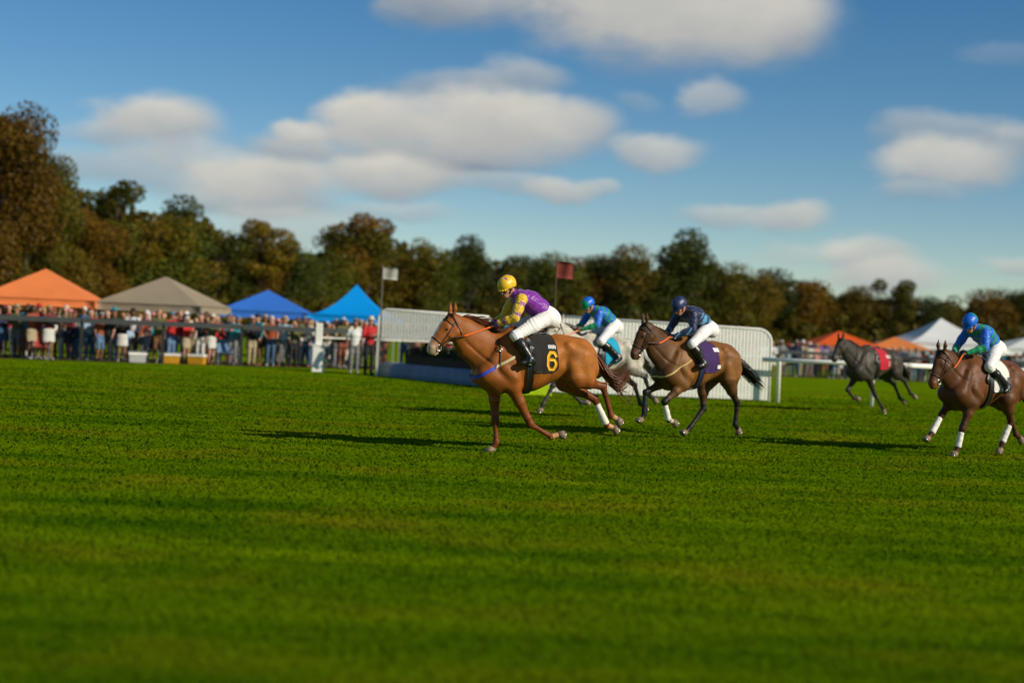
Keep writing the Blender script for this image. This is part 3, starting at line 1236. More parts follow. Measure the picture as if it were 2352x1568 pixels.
            Ff = [(i * n + j, i * n + (j + 1) % n, (i + 1) * n + (j + 1) % n, (i + 1) * n + j) for i in range(2) for j in range(n)]
            Ff += [tuple(reversed(range(n))), tuple(2 * n + j for j in range(n))]
            b.add(Vv, Ff)
            hf = b.build('hoof', M_HOOF, o, True)
            c = c0 + d * 0.091 + f * 0.027
            st = MB()
            st.tube([c + (f * math.cos(a) * 1.05 + yv * math.sin(a)) * 0.054 for a in np.linspace(-2.35, 2.35, 14)], 0.0085, 5)
            st.build('horseshoe', M_STEEL, hf, True)
        # leg wraps
        for k, m in sp.get('wraps', {}).items():
            a, c = s.limbs[k][1], s.limbs[k][2]
            b = Body()
            ax = (c - a)
            b.chain([(*(a + ax * 0.24), 0.044), (*(a + ax * 0.55), 0.043), (*(a + ax * 0.90), 0.049)], 0.02)
            V, F = b.mesh(0.010)
            obj('leg_wrap', mesh_data('leg_wrap', V, F), m, o)
        # bridle
        M_L = sp.get('leather', M_BROWNL)
        br = MB()
        nb = s.ring(H(0.335, 0, -0.005), s.hl, s.hu, 0, 360, 30, 0.006)
        br.tube(nb, 0.0095, 6, False)
        crown = s.ring(H(0.0, 0, 0.0), s.hl, s.hu * 0.9 - s.hd * 0.42, -55, 235, 26, 0.006)
        br.tube(crown, 0.009, 6)
        brow = s.ring(H(0.055, 0, 0.0), s.hl, s.hu, -5, 185, 22, 0.006)
        br.tube(brow, 0.009, 6)
        bits = []
        for q in (-1, 1):
            t = np.linspace(0.02, 0.385, 12)
            O = np.array([H(v, 0, 0.02 - 0.15 * (v - 0.02)) for v in t])
            br.tube(s.b.hit(O, [s.hl * q], 0.006), 0.008, 6)
            bits.append(s.b.hit([H(0.395, 0, -0.040)], [s.hl * q], 0.008)[0])
        bo = br.build('bridle', M_L, o, True)
        for p in bits:
            bm = MB()
            bm.tube([p + (s.hd * math.cos(a) + s.hu * math.sin(a)) * 0.036 for a in np.linspace(0, 2 * PI, 17)], 0.0055, 5, False)
            bm.build('bit_ring', M_STEEL, bo, True)
        if sp.get('sheepskin'):
            b = Body()
            pts = s.ring(H(0.325, 0, -0.005), s.hl, s.hu, 20, 160, 9, 0.02)
            for p, r in zip(pts[:-1], pts[1:]):
                b.seg(p, r, 0.028, 0.028)
            V, F = b.mesh(0.011)
            obj('noseband_cover', mesh_data('noseband_cover', V, F), sp['sheepskin'], o)
        # reins
        hand = np.array(sp.get('hand', (0.88, 0.075, 1.63)))
        if sp.get('rider', True):
            for q in (-1, 1):
                h = hand * np.array([1, q, 1])
                nk = s.b.hit([[0.5 * (hand[0] + bits[0][0]), 0, 0.5 * (hand[2] + bits[0][2]) + 0.02]], [[0, q, 0]], 0.016)[0]
                cx = s.b.hit([H(0.20, 0, -0.07)], [s.hl * q], 0.010)[0]
                P = spline([bits[(q + 1) // 2], cx, nk, h], 22)
                r = MB()
                r.tube(P, 0.0085, 6)
                ro = r.build('rein', M_BROWNL, o, True)
                g = MB()
                g.tube(P[13:], 0.0125, 8)
                g.build('rein_grip', sp.get('rein', M_ORANGE), ro, True)
        else:
            P = s.ring((1.0, 0, 1.36), (0, 1, 0), (-0.3, 0, 1), -60, 240, 30, 0.02)
            r = MB()
            r.tube(P, 0.009, 6)
            r.build('rein', M_BROWNL, o, True)
        # saddle cloth over the back, its rear edge swept back and its corners rounded
        nu, nv = 26, 45
        G = np.zeros((nu, nv, 3))
        for j, ph in enumerate(np.linspace(-1, 1, nv)):
            w = abs(ph)
            x0, x1 = 0.405 - 0.03 * w, 0.085 - 0.075 * w - sp.get('cloth_back', 0)
            cz = max(0, (w - 0.86) / 0.14)
            x0, x1 = x0 - 0.05 * cz ** 2, x1 + 0.06 * cz ** 2
            X = np.linspace(x0, x1, nu)
            an = ph * rad(116)
            O = np.stack([X, np.zeros(nu), np.full(nu, 1.20 - dz)], 1)
            G[:, j] = s.b.hit(O, [[0, math.sin(an), math.cos(an)]], 0.014)
        wv = 0.004 * np.sin(np.linspace(0, 14, nu))[:, None] * np.linspace(-1, 1, nv)[None] ** 2
        G[..., 1] += wv * np.sign(G[..., 1])
        V, F = sheet(G, 0.008)
        co = obj('saddle_cloth', mesh_data('saddle_cloth', V, F), sp['cloth'], o)
        for (nm, X, Z, fm, mt) in sp.get('marks', []):
            # flat print that follows the cloth: X, Z hold a strip grid
            X, Z = np.array(X), np.array(Z)
            for q in (1, -1):
                P = s.side(X.ravel(), Z.ravel() - dz, q, 0.024).reshape(*X.shape, 3)
                V, F = sheet(P, 0.003)
                obj(nm, mesh_data(nm, V, F), mt, co)
        # saddle
        b = Body()
        z0 = 1.55 - dz
        b.chain([(0.46, 0, z0 + 0.055, 0.035, 1.6), (0.36, 0, z0 + 0.010, 0.034, 2.6), (0.24, 0, z0 + 0.002, 0.034, 3.4), (0.155, 0, z0 + 0.030, 0.030, 3.2)], 0.03, LAT)
        for q in (-1, 1):
            pts = s.side([0.44, 0.42, 0.46], [1.46 - dz, 1.36 - dz, 1.24 - dz], q, 0.012)
            for p, r in zip(pts[:-1], pts[1:]):
                b.seg(p, r, 0.05, 0.07, 0.03, LAT, 0.25)
        V, F = b.mesh(0.011)
        obj('saddle', mesh_data('saddle', V, F), M_BLACKL, o)
        # girth
        G = np.zeros((5, 40, 3))
        for i, x in enumerate(np.linspace(0.455, 0.375, 5)):
            an = np.linspace(rad(70), rad(290), 40)
            O = np.repeat(np.array([[x - 0.04, 0, 1.20 - dz]]), 40, 0)
            O[:, 0] = x
            G[i] = s.b.hit(O, np.stack([-0.10 * np.maximum(0, -np.cos(an)), np.sin(an), np.cos(an)], 1), 0.019)
        V, F = sheet(G, 0.008)
        obj('girth', mesh_data('girth', V, F), sp.get('girth', M_BLACKL), o)
        # stirrups
        if sp.get('rider', True):
            for q in (-1, 1):
                ft = np.array(sp.get('foot', (0.455, 0.375, 1.165))) * np.array([1, q, 1])
                tp = s.side([0.42], [1.44 - dz], q, 0.03)[0]
                st = MB()
                st.bar(tp, ft + np.array([0, 0, 0.10]), 0.022, 0.006, (1, 0, 0))
                so = st.build('stirrup_leather', M_BLACKL, o)
                ir = MB()
                ir.tube([ft + np.array([0, math.sin(a) * 0.062, 0.045 + math.cos(a) * 0.062]) for a in np.linspace(-2.4, 2.4, 14)], 0.006, 6)
                ir.box(ft[0] - 0.02, ft[0] + 0.02, ft[1] - 0.045, ft[1] + 0.045, ft[2] - 0.006, ft[2] + 0.002)
                ir.build('stirrup_iron', M_STEEL, so)
        # breastplate
        if 'breast' in sp:
            zz = sp.get('breast_z', 0)
            m1, m2 = sp['breast']
            fwd = np.array([0.41, 0, -0.24 + zz])
            fwd /= np.linalg.norm(fwd)
            def band(a0, a1, n, w):
                G = np.zeros((4, n, 3))
                for i, dzv in enumerate(np.linspace(w / 2, -w / 2, 4)):
                    G[i] = s.ring((0.62, 0, 1.25 - dz + dzv), fwd, (0, 1, 0), a0, a1, n, 0.012)
                return sheet(G, 0.007)
            V, F = band(-42, 42, 33, sp.get('breast_w', 0.048))
            bo = obj('breast_strap', mesh_data('breast_strap', V, F), m1, o)
            for a0, a1 in ((42, 92), (-92, -42)):
                V, F = band(a0, a1, 18, sp.get('breast_w', 0.048) * 0.8)
                obj('strap_end', mesh_data('strap_end', V, F), m2, bo)
            # neck strap with its buckle
            if sp.get('neck_strap'):
                for q in (-1, 1):
                    P = s.side(np.linspace(0.80, 0.80, 9), np.linspace(1.46, 1.13, 9), q, 0.010)
                    n = MB()
                    n.tube(P, 0.0085, 6)
                    no = n.build('neck_strap', M_BROWNL, o, True)
                    k = s.side([0.80], [1.335], q, 0.02)[0]
                    f = MB()
                    f.tube([k + np.array([math.cos(a) * 0.020, 0, math.sin(a) * 0.015]) for a in np.linspace(0, 2 * PI, 13)], 0.006, 5, False)
                    f.build('buckle', M_STEEL, no, True)
        # tail
        g = random.Random(sp.get('seed', 1))
        T = np.array(sp.get('tail', [(-0.555, 0, 1.37), (-0.66, 0, 1.24), (-0.80, 0, 1.06), (-0.95, 0, 1.04), (-1.05, 0, 1.22)]), float)
        T[:, 2] -= dz
        st = []
        for _ in range(260):
            r1 = (g.gauss(0, 1), g.gauss(0, 1))
            ln = g.uniform(0.62, 1.03)
            sag = g.uniform(0, 1)
            P = []
            for i, p in enumerate(spline(T, 12)):
                f = i / 11 * ln
                p = spline(T, 40)[min(39, int(f * 39))] if False else p
                sp_ = 0.018 + 0.092 * math.sin(PI * min(1, f * 0.9)) ** 1.1
                P.append((p[0] + r1[0] * sp_ * 0.7, p[1] + r1[1] * sp_ * 0.7, p[2] + r1[0] * sp_ * 0.8 - sag * 0.10 * math.sin(PI * f)))
            st.append(P[:max(5, int(12 * ln))])
        mh = mat('hair_' + sp['hair_name'], sp['hair'], 0.45, 0.3, 12, spec=0.4)
        obj('tail', hair_mesh('tail', st, 0.0075), mh, o)
        # mane blown back off the crest, and the forelock
        st = []
        hx, hz = sp['head']
        mid = sp.get('neck_mid', (1.10, 1.42))
        base = spline([(0.70, 0, 1.40 - dz), (mid[0], 0, mid[1]), (hx - 0.05, 0, hz - 0.02)], 60)
        up = np.array([-0.5, 0, 0.85])
        R = s.b.hit(base, [up], -0.012)
        fl = sp.get('mane_fly', 0.6)
        for _ in range(320):
            i = g.randrange(4, 60)
            p = R[i] + np.array([0, g.gauss(0, 0.008), 0])
            L = g.uniform(0.08, 0.19) * (1 if i < 50 else 0.7) * (1 + 0.5 * fl * math.exp(-((i - 40) / 7) ** 2))
            sd = g.choice((-1, -1, 1)) * g.uniform(0.2, 1)
            fy = fl * g.uniform(0.4, 1.1)
            P = [p]
            v = np.array([-0.5, 0.15 * sd, 0.7 * fy])
            for k in range(5):
                v = v + np.array([-0.14, 0.16 * sd, -0.30 + 0.10 * fy])
                P.append(P[-1] + v / np.linalg.norm(v) * L / 5)
            st.append(P)
        obj('mane', hair_mesh('mane', st, 0.006), mh, o)
        st = []
        for _ in range(40):
            p = H(-0.05 + g.uniform(-0.02, 0.02), g.uniform(-0.03, 0.03), 0.105)
            P = [p]
            v = s.hd * 0.6 + s.hu * 0.5 + s.hl * g.gauss(0, 0.25)
            for k in range(4):
                v = v + s.hd * 0.15 - s.hu * 0.18
                P.append(P[-1] + v / np.linalg.norm(v) * g.uniform(0.025, 0.035))
            st.append(P)
        obj('forelock', hair_mesh('forelock', st, 0.006), mh, o)


HEAD = [(-0.01, 0.0, 0.112, 0.74), (0.12, -0.006, 0.138, 0.60), (0.24, 0.0, 0.112, 0.60), (0.36, 0.004, 0.084, 0.64),
        (0.43, 0.0, 0.074, 0.76), (0.475, -0.006, 0.054, 0.88)]


def cloth(name, c):
    return mat('cloth_' + name, c, 0.75, 0.10, 14, 0.25, 55, 0.2, sheen=0.15)


def stroke_grid(path, w, n=5):
    """a flat lettering stroke as a strip grid X[u, v], Z[u, v] with mitred corners"""
    P = np.array(path, float)
    L, R = [], []
    pts = []
    for a, b in zip(P[:-1], P[1:]):
        for t in np.linspace(0, 1, n)[:-1]:
            pts.append(a + (b - a) * t)
    pts.append(P[-1])
    pts = np.array(pts)
    d = np.gradient(pts, axis=0)
    for i in range(len(pts)):
        a = pts[i] - pts[max(i - 1, 0)]
        c = pts[min(i + 1, len(pts) - 1)] - pts[i]
        if i == 0:
            a = c
        if i == len(pts) - 1:
            c = a
        a, c = a / np.linalg.norm(a), c / np.linalg.norm(c)
        nn = np.array([-a[1], a[0]]) + np.array([-c[1], c[0]])
        nn /= np.linalg.norm(nn)
        k = 1 / max(0.5, nn @ np.array([-a[1], a[0]]))
        L.append(pts[i] + nn * w / 2 * k)
        R.append(pts[i] - nn * w / 2 * k)
    L, R = np.array(L), np.array(R)
    f = np.linspace(0, 1, 3)[None, :, None]
    G = L[:, None] * (1 - f) + R[:, None] * f
    return G[..., 0], G[..., 1]


M_YEL = mat('yellow_print', (0.78, 0.40, 0.012), 0.6, 0.06, 30)
M_WHP = mat('white_print', (0.72, 0.74, 0.76), 0.6, 0.06, 30)


def six(cx, cz, w, h):
    Pn = [(0.95, 0.70), (0.72, 0.93), (0.32, 0.93), (0.10, 0.72), (0.10, 0.26), (0.32, 0.06), (0.72, 0.06), (0.92, 0.26),
          (0.92, 0.40), (0.72, 0.56), (0.22, 0.56)]
    # on the near side reading order runs from the horse's head (large x) to its tail (small x)
    return stroke_grid([(cx + w / 2 - u * w, cz - h / 2 + v * h) for u, v in Pn], 0.040)


def plain_rect(x0, x1, z0, z1, n=6):
    return np.meshgrid(np.linspace(x0, x1, n), np.linspace(z1, z0, n), indexing='ij')


def smudge(x0, x1, z0, z1, k=5):
    """small close set white strokes"""
    out = []
    for i in range(k):
        xa = x0 + (x1 - x0) * i / k
        xb = x0 + (x1 - x0) * (i + 0.78) / k
        out.append(plain_rect(xa, xb, z0 + 0.004 * (i % 2), z1 - 0.006 * ((i + 1) % 2), 3))
    return out


LEG_A = {'LF': [(0.60, 0.165, 0.86), (0.325, 0.150, 0.385), (0.030, 0.135, 0.235), (-0.135, 0.13, 0.275)],
         'RF': [(0.745, -0.165, 0.84), (0.720, -0.125, 0.405), (0.700, -0.11, 0.125), (0.765, -0.11, 0.012)],
         'LH': [(-0.27, 0.170, 0.985), (-0.665, 0.130, 0.905), (-0.800, 0.115, 0.525), (-0.935, 0.11, 0.455)],
         'RH': [(-0.235, -0.170, 0.930), (-0.655, -0.130, 0.725), (-0.835, -0.115, 0.385), (-0.980, -0.11, 0.330)]}
LEG_B = {'RF': [(0.745, -0.165, 0.90), (1.185, -0.14, 0.715), (1.200, -0.13, 0.375), (1.285, -0.13, 0.265)],
         'LF': [(0.690, 0.165, 0.850), (1.045, 0.15, 0.585), (0.930, 0.14, 0.300), (0.800, 0.14, 0.270)],
         'RH': [(-0.04, -0.170, 0.930), (-0.055, -0.130, 0.470), (0.235, -0.115, 0.165), (0.370, -0.11, 0.060)],
         'LH': [(-0.275, 0.170, 0.930), (-0.545, 0.130, 0.575), (-0.535, 0.115, 0.235), (-0.640, 0.11, 0.125)]}
LEG_C = {'RF': [(0.800, -0.165, 0.90), (1.215, -0.14, 0.620), (1.410, -0.13, 0.285), (1.450, -0.13, 0.155)],
         'LF': [(0.690, 0.165, 0.850), (0.990, 0.15, 0.520), (0.760, 0.14, 0.340), (0.630, 0.14, 0.350)],
         'LH': [(-0.27, 0.170, 0.985), (-0.645, 0.130, 0.840), (-0.800, 0.115, 0.475), (-0.935, 0.11, 0.405)],
         'RH': [(-0.235, -0.170, 0.930), (-0.600, -0.130, 0.665), (-0.735, -0.115, 0.315), (-0.870, -0.11, 0.240)]}
LEG_D = {'RF': [(0.760, -0.165, 0.82), (1.000, -0.14, 0.600), (1.220, -0.13, 0.320), (1.315, -0.13, 0.225)],
         'LF': [(0.700, 0.165, 0.780), (0.860, 0.14, 0.405), (0.915, 0.12, 0.130), (0.985, 0.12, 0.012)],
         'LH': [(-0.10, 0.170, 0.850), (-0.300, 0.130, 0.520), (-0.130, 0.115, 0.190), (-0.090, 0.11, 0.060)],
         'RH': [(-0.235, -0.170, 0.850), (-0.600, -0.130, 0.640), (-0.760, -0.115, 0.300), (-0.890, -0.11, 0.230)]}
LEG_E = {'LF': [(0.600, 0.165, 0.850), (0.330, 0.150, 0.430), (0.060, 0.130, 0.170), (-0.030, 0.13, 0.060)],
         'RF': [(0.690, -0.165, 0.850), (0.960, -0.15, 0.540), (0.740, -0.14, 0.350), (0.610, -0.14, 0.355)],
         'LH': [(-0.27, 0.170, 0.985), (-0.690, 0.130, 0.800), (-0.980, 0.115, 0.480), (-1.120, 0.11, 0.440)],
         'RH': [(-0.235, -0.170, 0.930), (-0.640, -0.130, 0.700), (-0.860, -0.115, 0.360), (-1.000, -0.11, 0.300)]}

SIX_X, SIX_Z = six(0.120, 1.222, 0.132, 0.245)
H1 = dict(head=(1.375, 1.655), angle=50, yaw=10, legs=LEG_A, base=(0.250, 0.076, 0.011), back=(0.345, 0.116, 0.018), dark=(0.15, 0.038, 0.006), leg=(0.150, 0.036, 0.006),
          muzzle=(0.30, 0.22, 0.14), blaze=(0.62, 0.55, 0.44), hair=(0.14, 0.036, 0.010), hair_name='chestnut', cloth=cloth('black', (0.016, 0.014, 0.012)),
          socks={'LF': (0.42, 0.22, 0.09), 'LH': (0.42, 0.24, 0.10), 'RH': (0.45, 0.25, 0.11)}, muz_from=0.34,
          marks=[('number_print', SIX_X, SIX_Z, 0, M_YEL)] + [('white_print', a, b, 0, M_WHP) for a, b in smudge(0.168, 0.062, 1.375, 1.428)],
          wraps={'RH': M_WHITEBOOT}, breast=(mat('blue_web', (0.035, 0.060, 0.42), 0.6, 0.1, 40), mat('cream_web', (0.55, 0.47, 0.25), 0.7, 0.1, 40)),
          neck_strap=True, mane_fly=1.1, seed=2)
H3 = dict(head=(1.325, 1.700), angle=63, yaw=-14, neck_mid=(1.08, 1.44), legs=LEG_B, base=(0.195, 0.080, 0.018), dark=(0.026, 0.013, 0.007),
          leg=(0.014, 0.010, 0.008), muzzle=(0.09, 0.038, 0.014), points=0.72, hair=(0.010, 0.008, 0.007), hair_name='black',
          cloth=cloth('purple', (0.040, 0.014, 0.085)), leather=M_BLACKL, wraps={'RF': M_BLACKBOOT, 'LF': M_WHITEBOOT},
          socks={'LF': (0.45, 0.38, 0.28)}, muz_from=0.30,
          marks=[('white_print', *plain_rect(0.135, 0.015, 1.395, 1.455), 0, M_WHP), ('white_print', *plain_rect(0.085, 0.0, 1.13, 1.19), 0, M_WHP)],
          breast=(mat('yellow_web', (0.50, 0.36, 0.11), 0.6, 0.1, 40),) * 2, breast_w=0.028, girth=mat('navy_web', (0.012, 0.022, 0.060), 0.6, 0.1, 40),
          tail=[(-0.555, 0, 1.37), (-0.68, 0, 1.25), (-0.86, 0, 1.14), (-1.05, 0, 1.02), (-1.16, 0, 0.92)], mane_fly=0.4, seed=5)
H2 = dict(head=(1.225, 1.695), angle=43, yaw=6, neck_mid=(1.04, 1.44), legs=LEG_C, base=(0.50, 0.46, 0.37), dark=(0.36, 0.33, 0.27), leg=(0.035, 0.032, 0.030),
          muzzle=(0.42, 0.38, 0.32), hair=(0.20, 0.18, 0.15), hair_name='grey', dapple=True, cloth=cloth('teal', (0.008, 0.30, 0.46)),
          leather=M_BLACKL, rein=mat('pale_orange_rubber', (0.75, 0.30, 0.14), 0.55, 0.1, 40), rough=0.5, ear=(-0.12, 0.01, 0.05), hand=(0.85, 0.09, 1.655), foot=(0.165, 0.365, 1.085), mane_fly=0.9, seed=8)
H5 = dict(head=(1.175, 1.470), angle=64, yaw=-6, neck_mid=(1.04, 1.30), drop=0.085, legs=LEG_D, base=(0.120, 0.042, 0.011), dark=(0.026, 0.011, 0.006),
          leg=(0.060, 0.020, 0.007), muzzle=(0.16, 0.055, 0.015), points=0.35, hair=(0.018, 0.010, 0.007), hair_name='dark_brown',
          cloth=cloth('white', (0.66, 0.64, 0.58)), cloth_back=0.06, wraps={'RF': M_WHITEBOOT, 'LF': M_WHITEBOOT, 'LH': M_WHITEBOOT},
          marks=[('black_print', *plain_rect(0.05, -0.02, 1.20, 1.29), 0, mat('grey_print', (0.12, 0.12, 0.13), 0.6))], hand=(0.85, 0.09, 1.525), foot=(0.165, 0.365, 0.955), mane_fly=0.6, seed=11)
H4 = dict(head=(1.385, 1.650), angle=58, yaw=0, legs=LEG_E, base=(0.048, 0.038, 0.028), dark=(0.030, 0.025, 0.021), leg=(0.025, 0.020, 0.017),
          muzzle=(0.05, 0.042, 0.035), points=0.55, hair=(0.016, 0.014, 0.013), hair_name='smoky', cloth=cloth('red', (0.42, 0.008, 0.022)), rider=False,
          marks=[('pale_print', *plain_rect(0.15, 0.0, 1.34, 1.36), 0, M_WHP), ('pale_print', *plain_rect(0.16, 0.0, 1.385, 1.40), 0, M_WHP),
                 ('pink_print', *plain_rect(0.10, 0.0, 1.14, 1.28), 0, mat('pink_print', (0.55, 0.12, 0.16), 0.6))], mane_fly=0.7, seed=14)

HP = {'h1': ((0.55, 20.3, 0), 18), 'h2': ((1.90, 28.9, 0), 30), 'h3': ((3.17, 24.9, 0), 36), 'h4': ((8.876, 37.2, 0), 35), 'h5': ((7.42, 23.83, 0), 35)}
HORSES = {}
for key, spec, nm, lb in (
        ('h1', H1, 'chestnut', 'chestnut horse leading, with a black saddle cloth bearing a yellow 6'),
        ('h2', H2, 'grey', 'pale grey horse with a turquoise saddle cloth, half hidden by the leading chestnut'),
        ('h3', H3, 'dark_bay', 'dark bay horse with a black head, purple saddle cloth and one black front boot'),
        ('h4', H4, 'smoky', 'riderless smoky dark horse with a red saddle cloth, far off by the white rail'),
        ('h5', H5, 'bay', 'reddish bay horse with a white saddle cloth and white leg wraps')):
    HORSES[key] = Horse(spec)
    HORSES[key].build(nm, lb, *HP[key])

# ------------------------------------------------------------------ jockeys
M_SKIN = mat('skin', (0.42, 0.20, 0.125), 0.5, 0.10, 14, 0.1, 60, 0.35)
M_BREECH = mat('white_breeches', (0.76, 0.74, 0.71), 0.7, 0.05, 12, 0.45, 26, 0.25)
M_BOOT = mat('riding_boot', (0.013, 0.012, 0.012), 0.28, 0.2, 14, 0.30, 30, 0.5)
M_LENS = mat('goggle_lens', (0.010, 0.010, 0.012), 0.12, spec=0.7)


def V3(*v):
    return np.array(v, float)


class Jockey:
    def __init__(s, pose):
        s.p = dict(pelvis=(0.10, 1.80), ribs=(0.36, 1.975), chest=(0.49, 2.015), head=(0.685, 2.160), pitch=24, yaw=30,
                   sho=(0.53, 0.175, 1.995), elb=(0.63, 0.255, 1.755), wri=(0.835, 0.115, 1.655), hip=(0.15, 0.10, 1.775),
                   kne=(0.625, 0.270, 1.525), ank=(0.430, 0.350, 1.235), toe=(0.545, 0.372, 1.180))
        s.p.update(pose)
        s.cut()

    def frame(s):
        p, y = rad(s.p['pitch']), rad(s.p['yaw'])
        f = V3(math.cos(p) * math.cos(y), math.cos(p) * math.sin(y), -math.sin(p))
        l = V3(-math.sin(y), math.cos(y), 0)
        return V3(s.p['head'][0], 0, s.p['head'][1]), f, l, np.cross(f, l)

    def cut(s):
        p = s.p
        c, f, l, u = s.frame()
        s.geo = {}
        pe, ri, ch = V3(p['pelvis'][0], 0, p['pelvis'][1]), V3(p['ribs'][0], 0, p['ribs'][1]), V3(p['chest'][0], 0, p['chest'][1])
        sp = (ch - pe) / np.linalg.norm(ch - pe)
        s.waist, s.spine = pe + sp * 0.085, sp

        def limb(b, key, g, tag):
            for q in (1, -1):
                m = V3(1, q, 1)
                if key == 'arm':
                    a, e, w = V3(*p['sho']) * m, V3(*p['elb']) * m, V3(*p['wri']) * m
                    b.chain([(*a, 0.056 + g), (*((a + e) / 2), 0.048 + g * 1.2), (*e, 0.041 + g * 1.1)], 0.03, tag=tag + ' upper %d' % q)
                    b.chain([(*e, 0.041 + g * 1.1), (*(e * 0.6 + w * 0.4), 0.039 + g), (*w, 0.027 + g * 0.6)], 0.02, tag=tag + ' fore %d' % q)
                elif key == 'thigh':
                    h, k = V3(*p['hip']) * m, V3(*p['kne']) * m
                    b.chain([(*h, 0.098 + g), (*(h * 0.55 + k * 0.45), 0.080 + g), (*k, 0.057 + g)], 0.04, tag=tag)
                else:
                    k, a = V3(*p['kne']) * m, V3(*p['ank']) * m
                    t = V3(*p['toe']) * m
                    hl = a + (a - t) * 0.28 + V3(0, 0, -0.048)
                    cf = k * 0.62 + a * 0.38
                    k0 = k * (0.80 if g > 0 else 1) + a * (0.20 if g > 0 else 0)
                    b.chain([(*k0, 0.053 + g), (*cf, 0.053 + g), (*a, 0.036 + g)], 0.03, tag=tag)
                    b.seg(hl, hl + (t - hl) * 0.45 + V3(0, 0, 0.01), 0.032 + g, 0.034 + g, 0.03, tag=tag)
                    b.seg(hl + (t - hl) * 0.45 + V3(0, 0, 0.01), t, 0.034 + g, 0.026 + g, 0.03, tag=tag)
                    b.seg(a, hl + V3(0, 0, 0.015), 0.036 + g, 0.032 + g, 0.03, tag=tag)

        def trunk(b, g, tag):
            b.chain([(*pe, 0.125 + g, 1.15), (*(pe * 0.5 + ri * 0.5), 0.112 + g, 1.20), (*ri, 0.122 + g, 1.30), (*ch, 0.098 + g, 1.65)], 0.05, LAT, tag)

        # the body: one skin, head with a face
        b = Body()
        trunk(b, -0.004, 'skin')
        limb(b, 'arm', -0.004, 'arm')
        limb(b, 'thigh', -0.006, 'thigh')
        limb(b, 'shin', -0.006, 'shin')
        b.seg(ch + sp * 0.03, c - u * 0.06 - f * 0.02, 0.062, 0.056, 0.03)
        b.ball(c, 0.096, 0.02, l, 0.82)
        b.chain([(*(c + f * 0.035 - u * 0.045), 0.072, 0.85), (*(c + f * 0.046 - u * 0.092), 0.052, 0.85), (*(c + f * 0.066 - u * 0.112), 0.028, 1.1)], 0.02, l)
        b.seg(c + f * 0.094 - u * 0.020, c + f * 0.116 - u * 0.056, 0.010, 0.016, 0.012)                 # nose
        b.seg(c + f * 0.090 - u * 0.090 + l * 0.018, c + f * 0.090 - u * 0.090 - l * 0.018, 0.010, 0.010, 0.010)  # lips
        b.seg(c + f * 0.096 - u * 0.080 + l * 0.02, c + f * 0.096 - u * 0.080 - l * 0.02, 0.004, 0.004, 0.006) if False else None
        for q in (1, -1):
            b.ball(c + f * 0.070 - u * 0.045 + l * q * 0.040, 0.022, 0.02)                               # cheekbones
            b.ball(c + f * 0.092 - u * 0.012 + l * q * 0.030, 0.014, 0.014, sub=True)                    # eye sockets
            b.ball(c - f * 0.005 - u * 0.035 + l * q * 0.078, 0.022, 0.012)                              # ears
            w, e = V3(*p['wri']) * V3(1, q, 1), V3(*p['elb']) * V3(1, q, 1)
            a = (w - e) / np.linalg.norm(w - e)
            b.seg(w, w + a * 0.07, 0.024, 0.022, 0.02)
        s.geo['person'] = b.mesh(0.0095)
        # racing colours
        b = Body()
        trunk(b, 0.016, 'torso')
        limb(b, 'arm', 0.014, 'arm')
        b.seg(ch + sp * 0.02, ch + sp * 0.085 + V3(0.0, 0, 0.008), 0.078, 0.066, 0.02, tag='torso')
        wp = s.waist
        s.silk = b
        V, F = b.mesh(0.0095, clip=lambda X: -((X - wp) @ sp))
        fold = 0.005 * np.sin(V[:, 0] * 70 + 3 * np.sin(V[:, 2] * 40)) * np.sin(V[:, 2] * 60 + V[:, 1] * 30)
        V[:, 2] += fold
        V[:, 1] += fold * 0.8
        s.geo['silks'] = (V, F)
        # breeches
        b = Body()
        b.chain([(*pe, 0.132, 1.18), (*(wp + sp * 0.03), 0.120, 1.20)], 0.05, LAT)
        for q in (1, -1):
            b.ball(pe + V3(-0.035, q * 0.075, -0.045), 0.118, 0.05)
        limb(b, 'thigh', 0.012, 'thigh')
        for q in (1, -1):
            m = V3(1, q, 1)
            k, a = V3(*p['kne']) * m, V3(*p['ank']) * m
            b.seg(k, k * 0.72 + a * 0.28, 0.064, 0.058, 0.03)
        V, F = b.mesh(0.0095, clip=lambda X: ((X - wp - sp * 0.022) @ sp), upto=3)
        fold = 0.0018 * np.sin(V[:, 0] * 120 - V[:, 2] * 75 + 2.5 * np.sin(V[:, 1] * 25 + V[:, 0] * 9)) * np.clip((V[:, 0] - 0.12) / 0.2, 0, 1)
        V[:, 2] += fold
        V[:, 1] += fold
        s.geo['breeches'] = (V, F)
        b = Body()
        limb(b, 'shin', 0.012, 'shin')
        V, F = b.mesh(0.0095)
        left = V[:, 1][F].mean(1) > 0
        for q, sel in ((1, left), (-1, ~left)):
            us, inv = np.unique(F[sel], return_inverse=True)
            s.geo['boot %d' % q] = (V[us], inv.reshape(-1, 4))
        # helmet with its peak, goggles, chin strap
        b = Body()
        hc = c + u * 0.022 - f * 0.010
        b.seg(hc - f * 0.022, hc + f * 0.020, 0.119, 0.114, 0.02, l, 0.90)
        V, F = b.mesh(0.008, clip=lambda X: -((X - c) @ u) - 0.018 - 0.16 * np.maximum(0, -((X - c) @ f)))
        s.geo['helmet'] = (V, F)
        b = Body()
        for t in np.linspace(-1, 1, 7)[:-1]:
            a0, a1 = t * 0.85, (t + 1 / 3) * 0.85
            P = [hc + f * (0.112 * math.cos(a) + 0.034 * math.cos(a) ** 2 - 0.004) + l * 0.104 * math.sin(a) - u * (0.030 + 0.012 * math.cos(a)) for a in (a0, a1)]
            Q = [hc + f * (0.104 * math.cos(a)) + l * 0.098 * math.sin(a) - u * 0.018 for a in (a0, a1)]
            b.seg(P[0], P[1], 0.0085, 0.0085, 0.012)
            b.seg(Q[0], P[0], 0.010, 0.0085, 0.012)
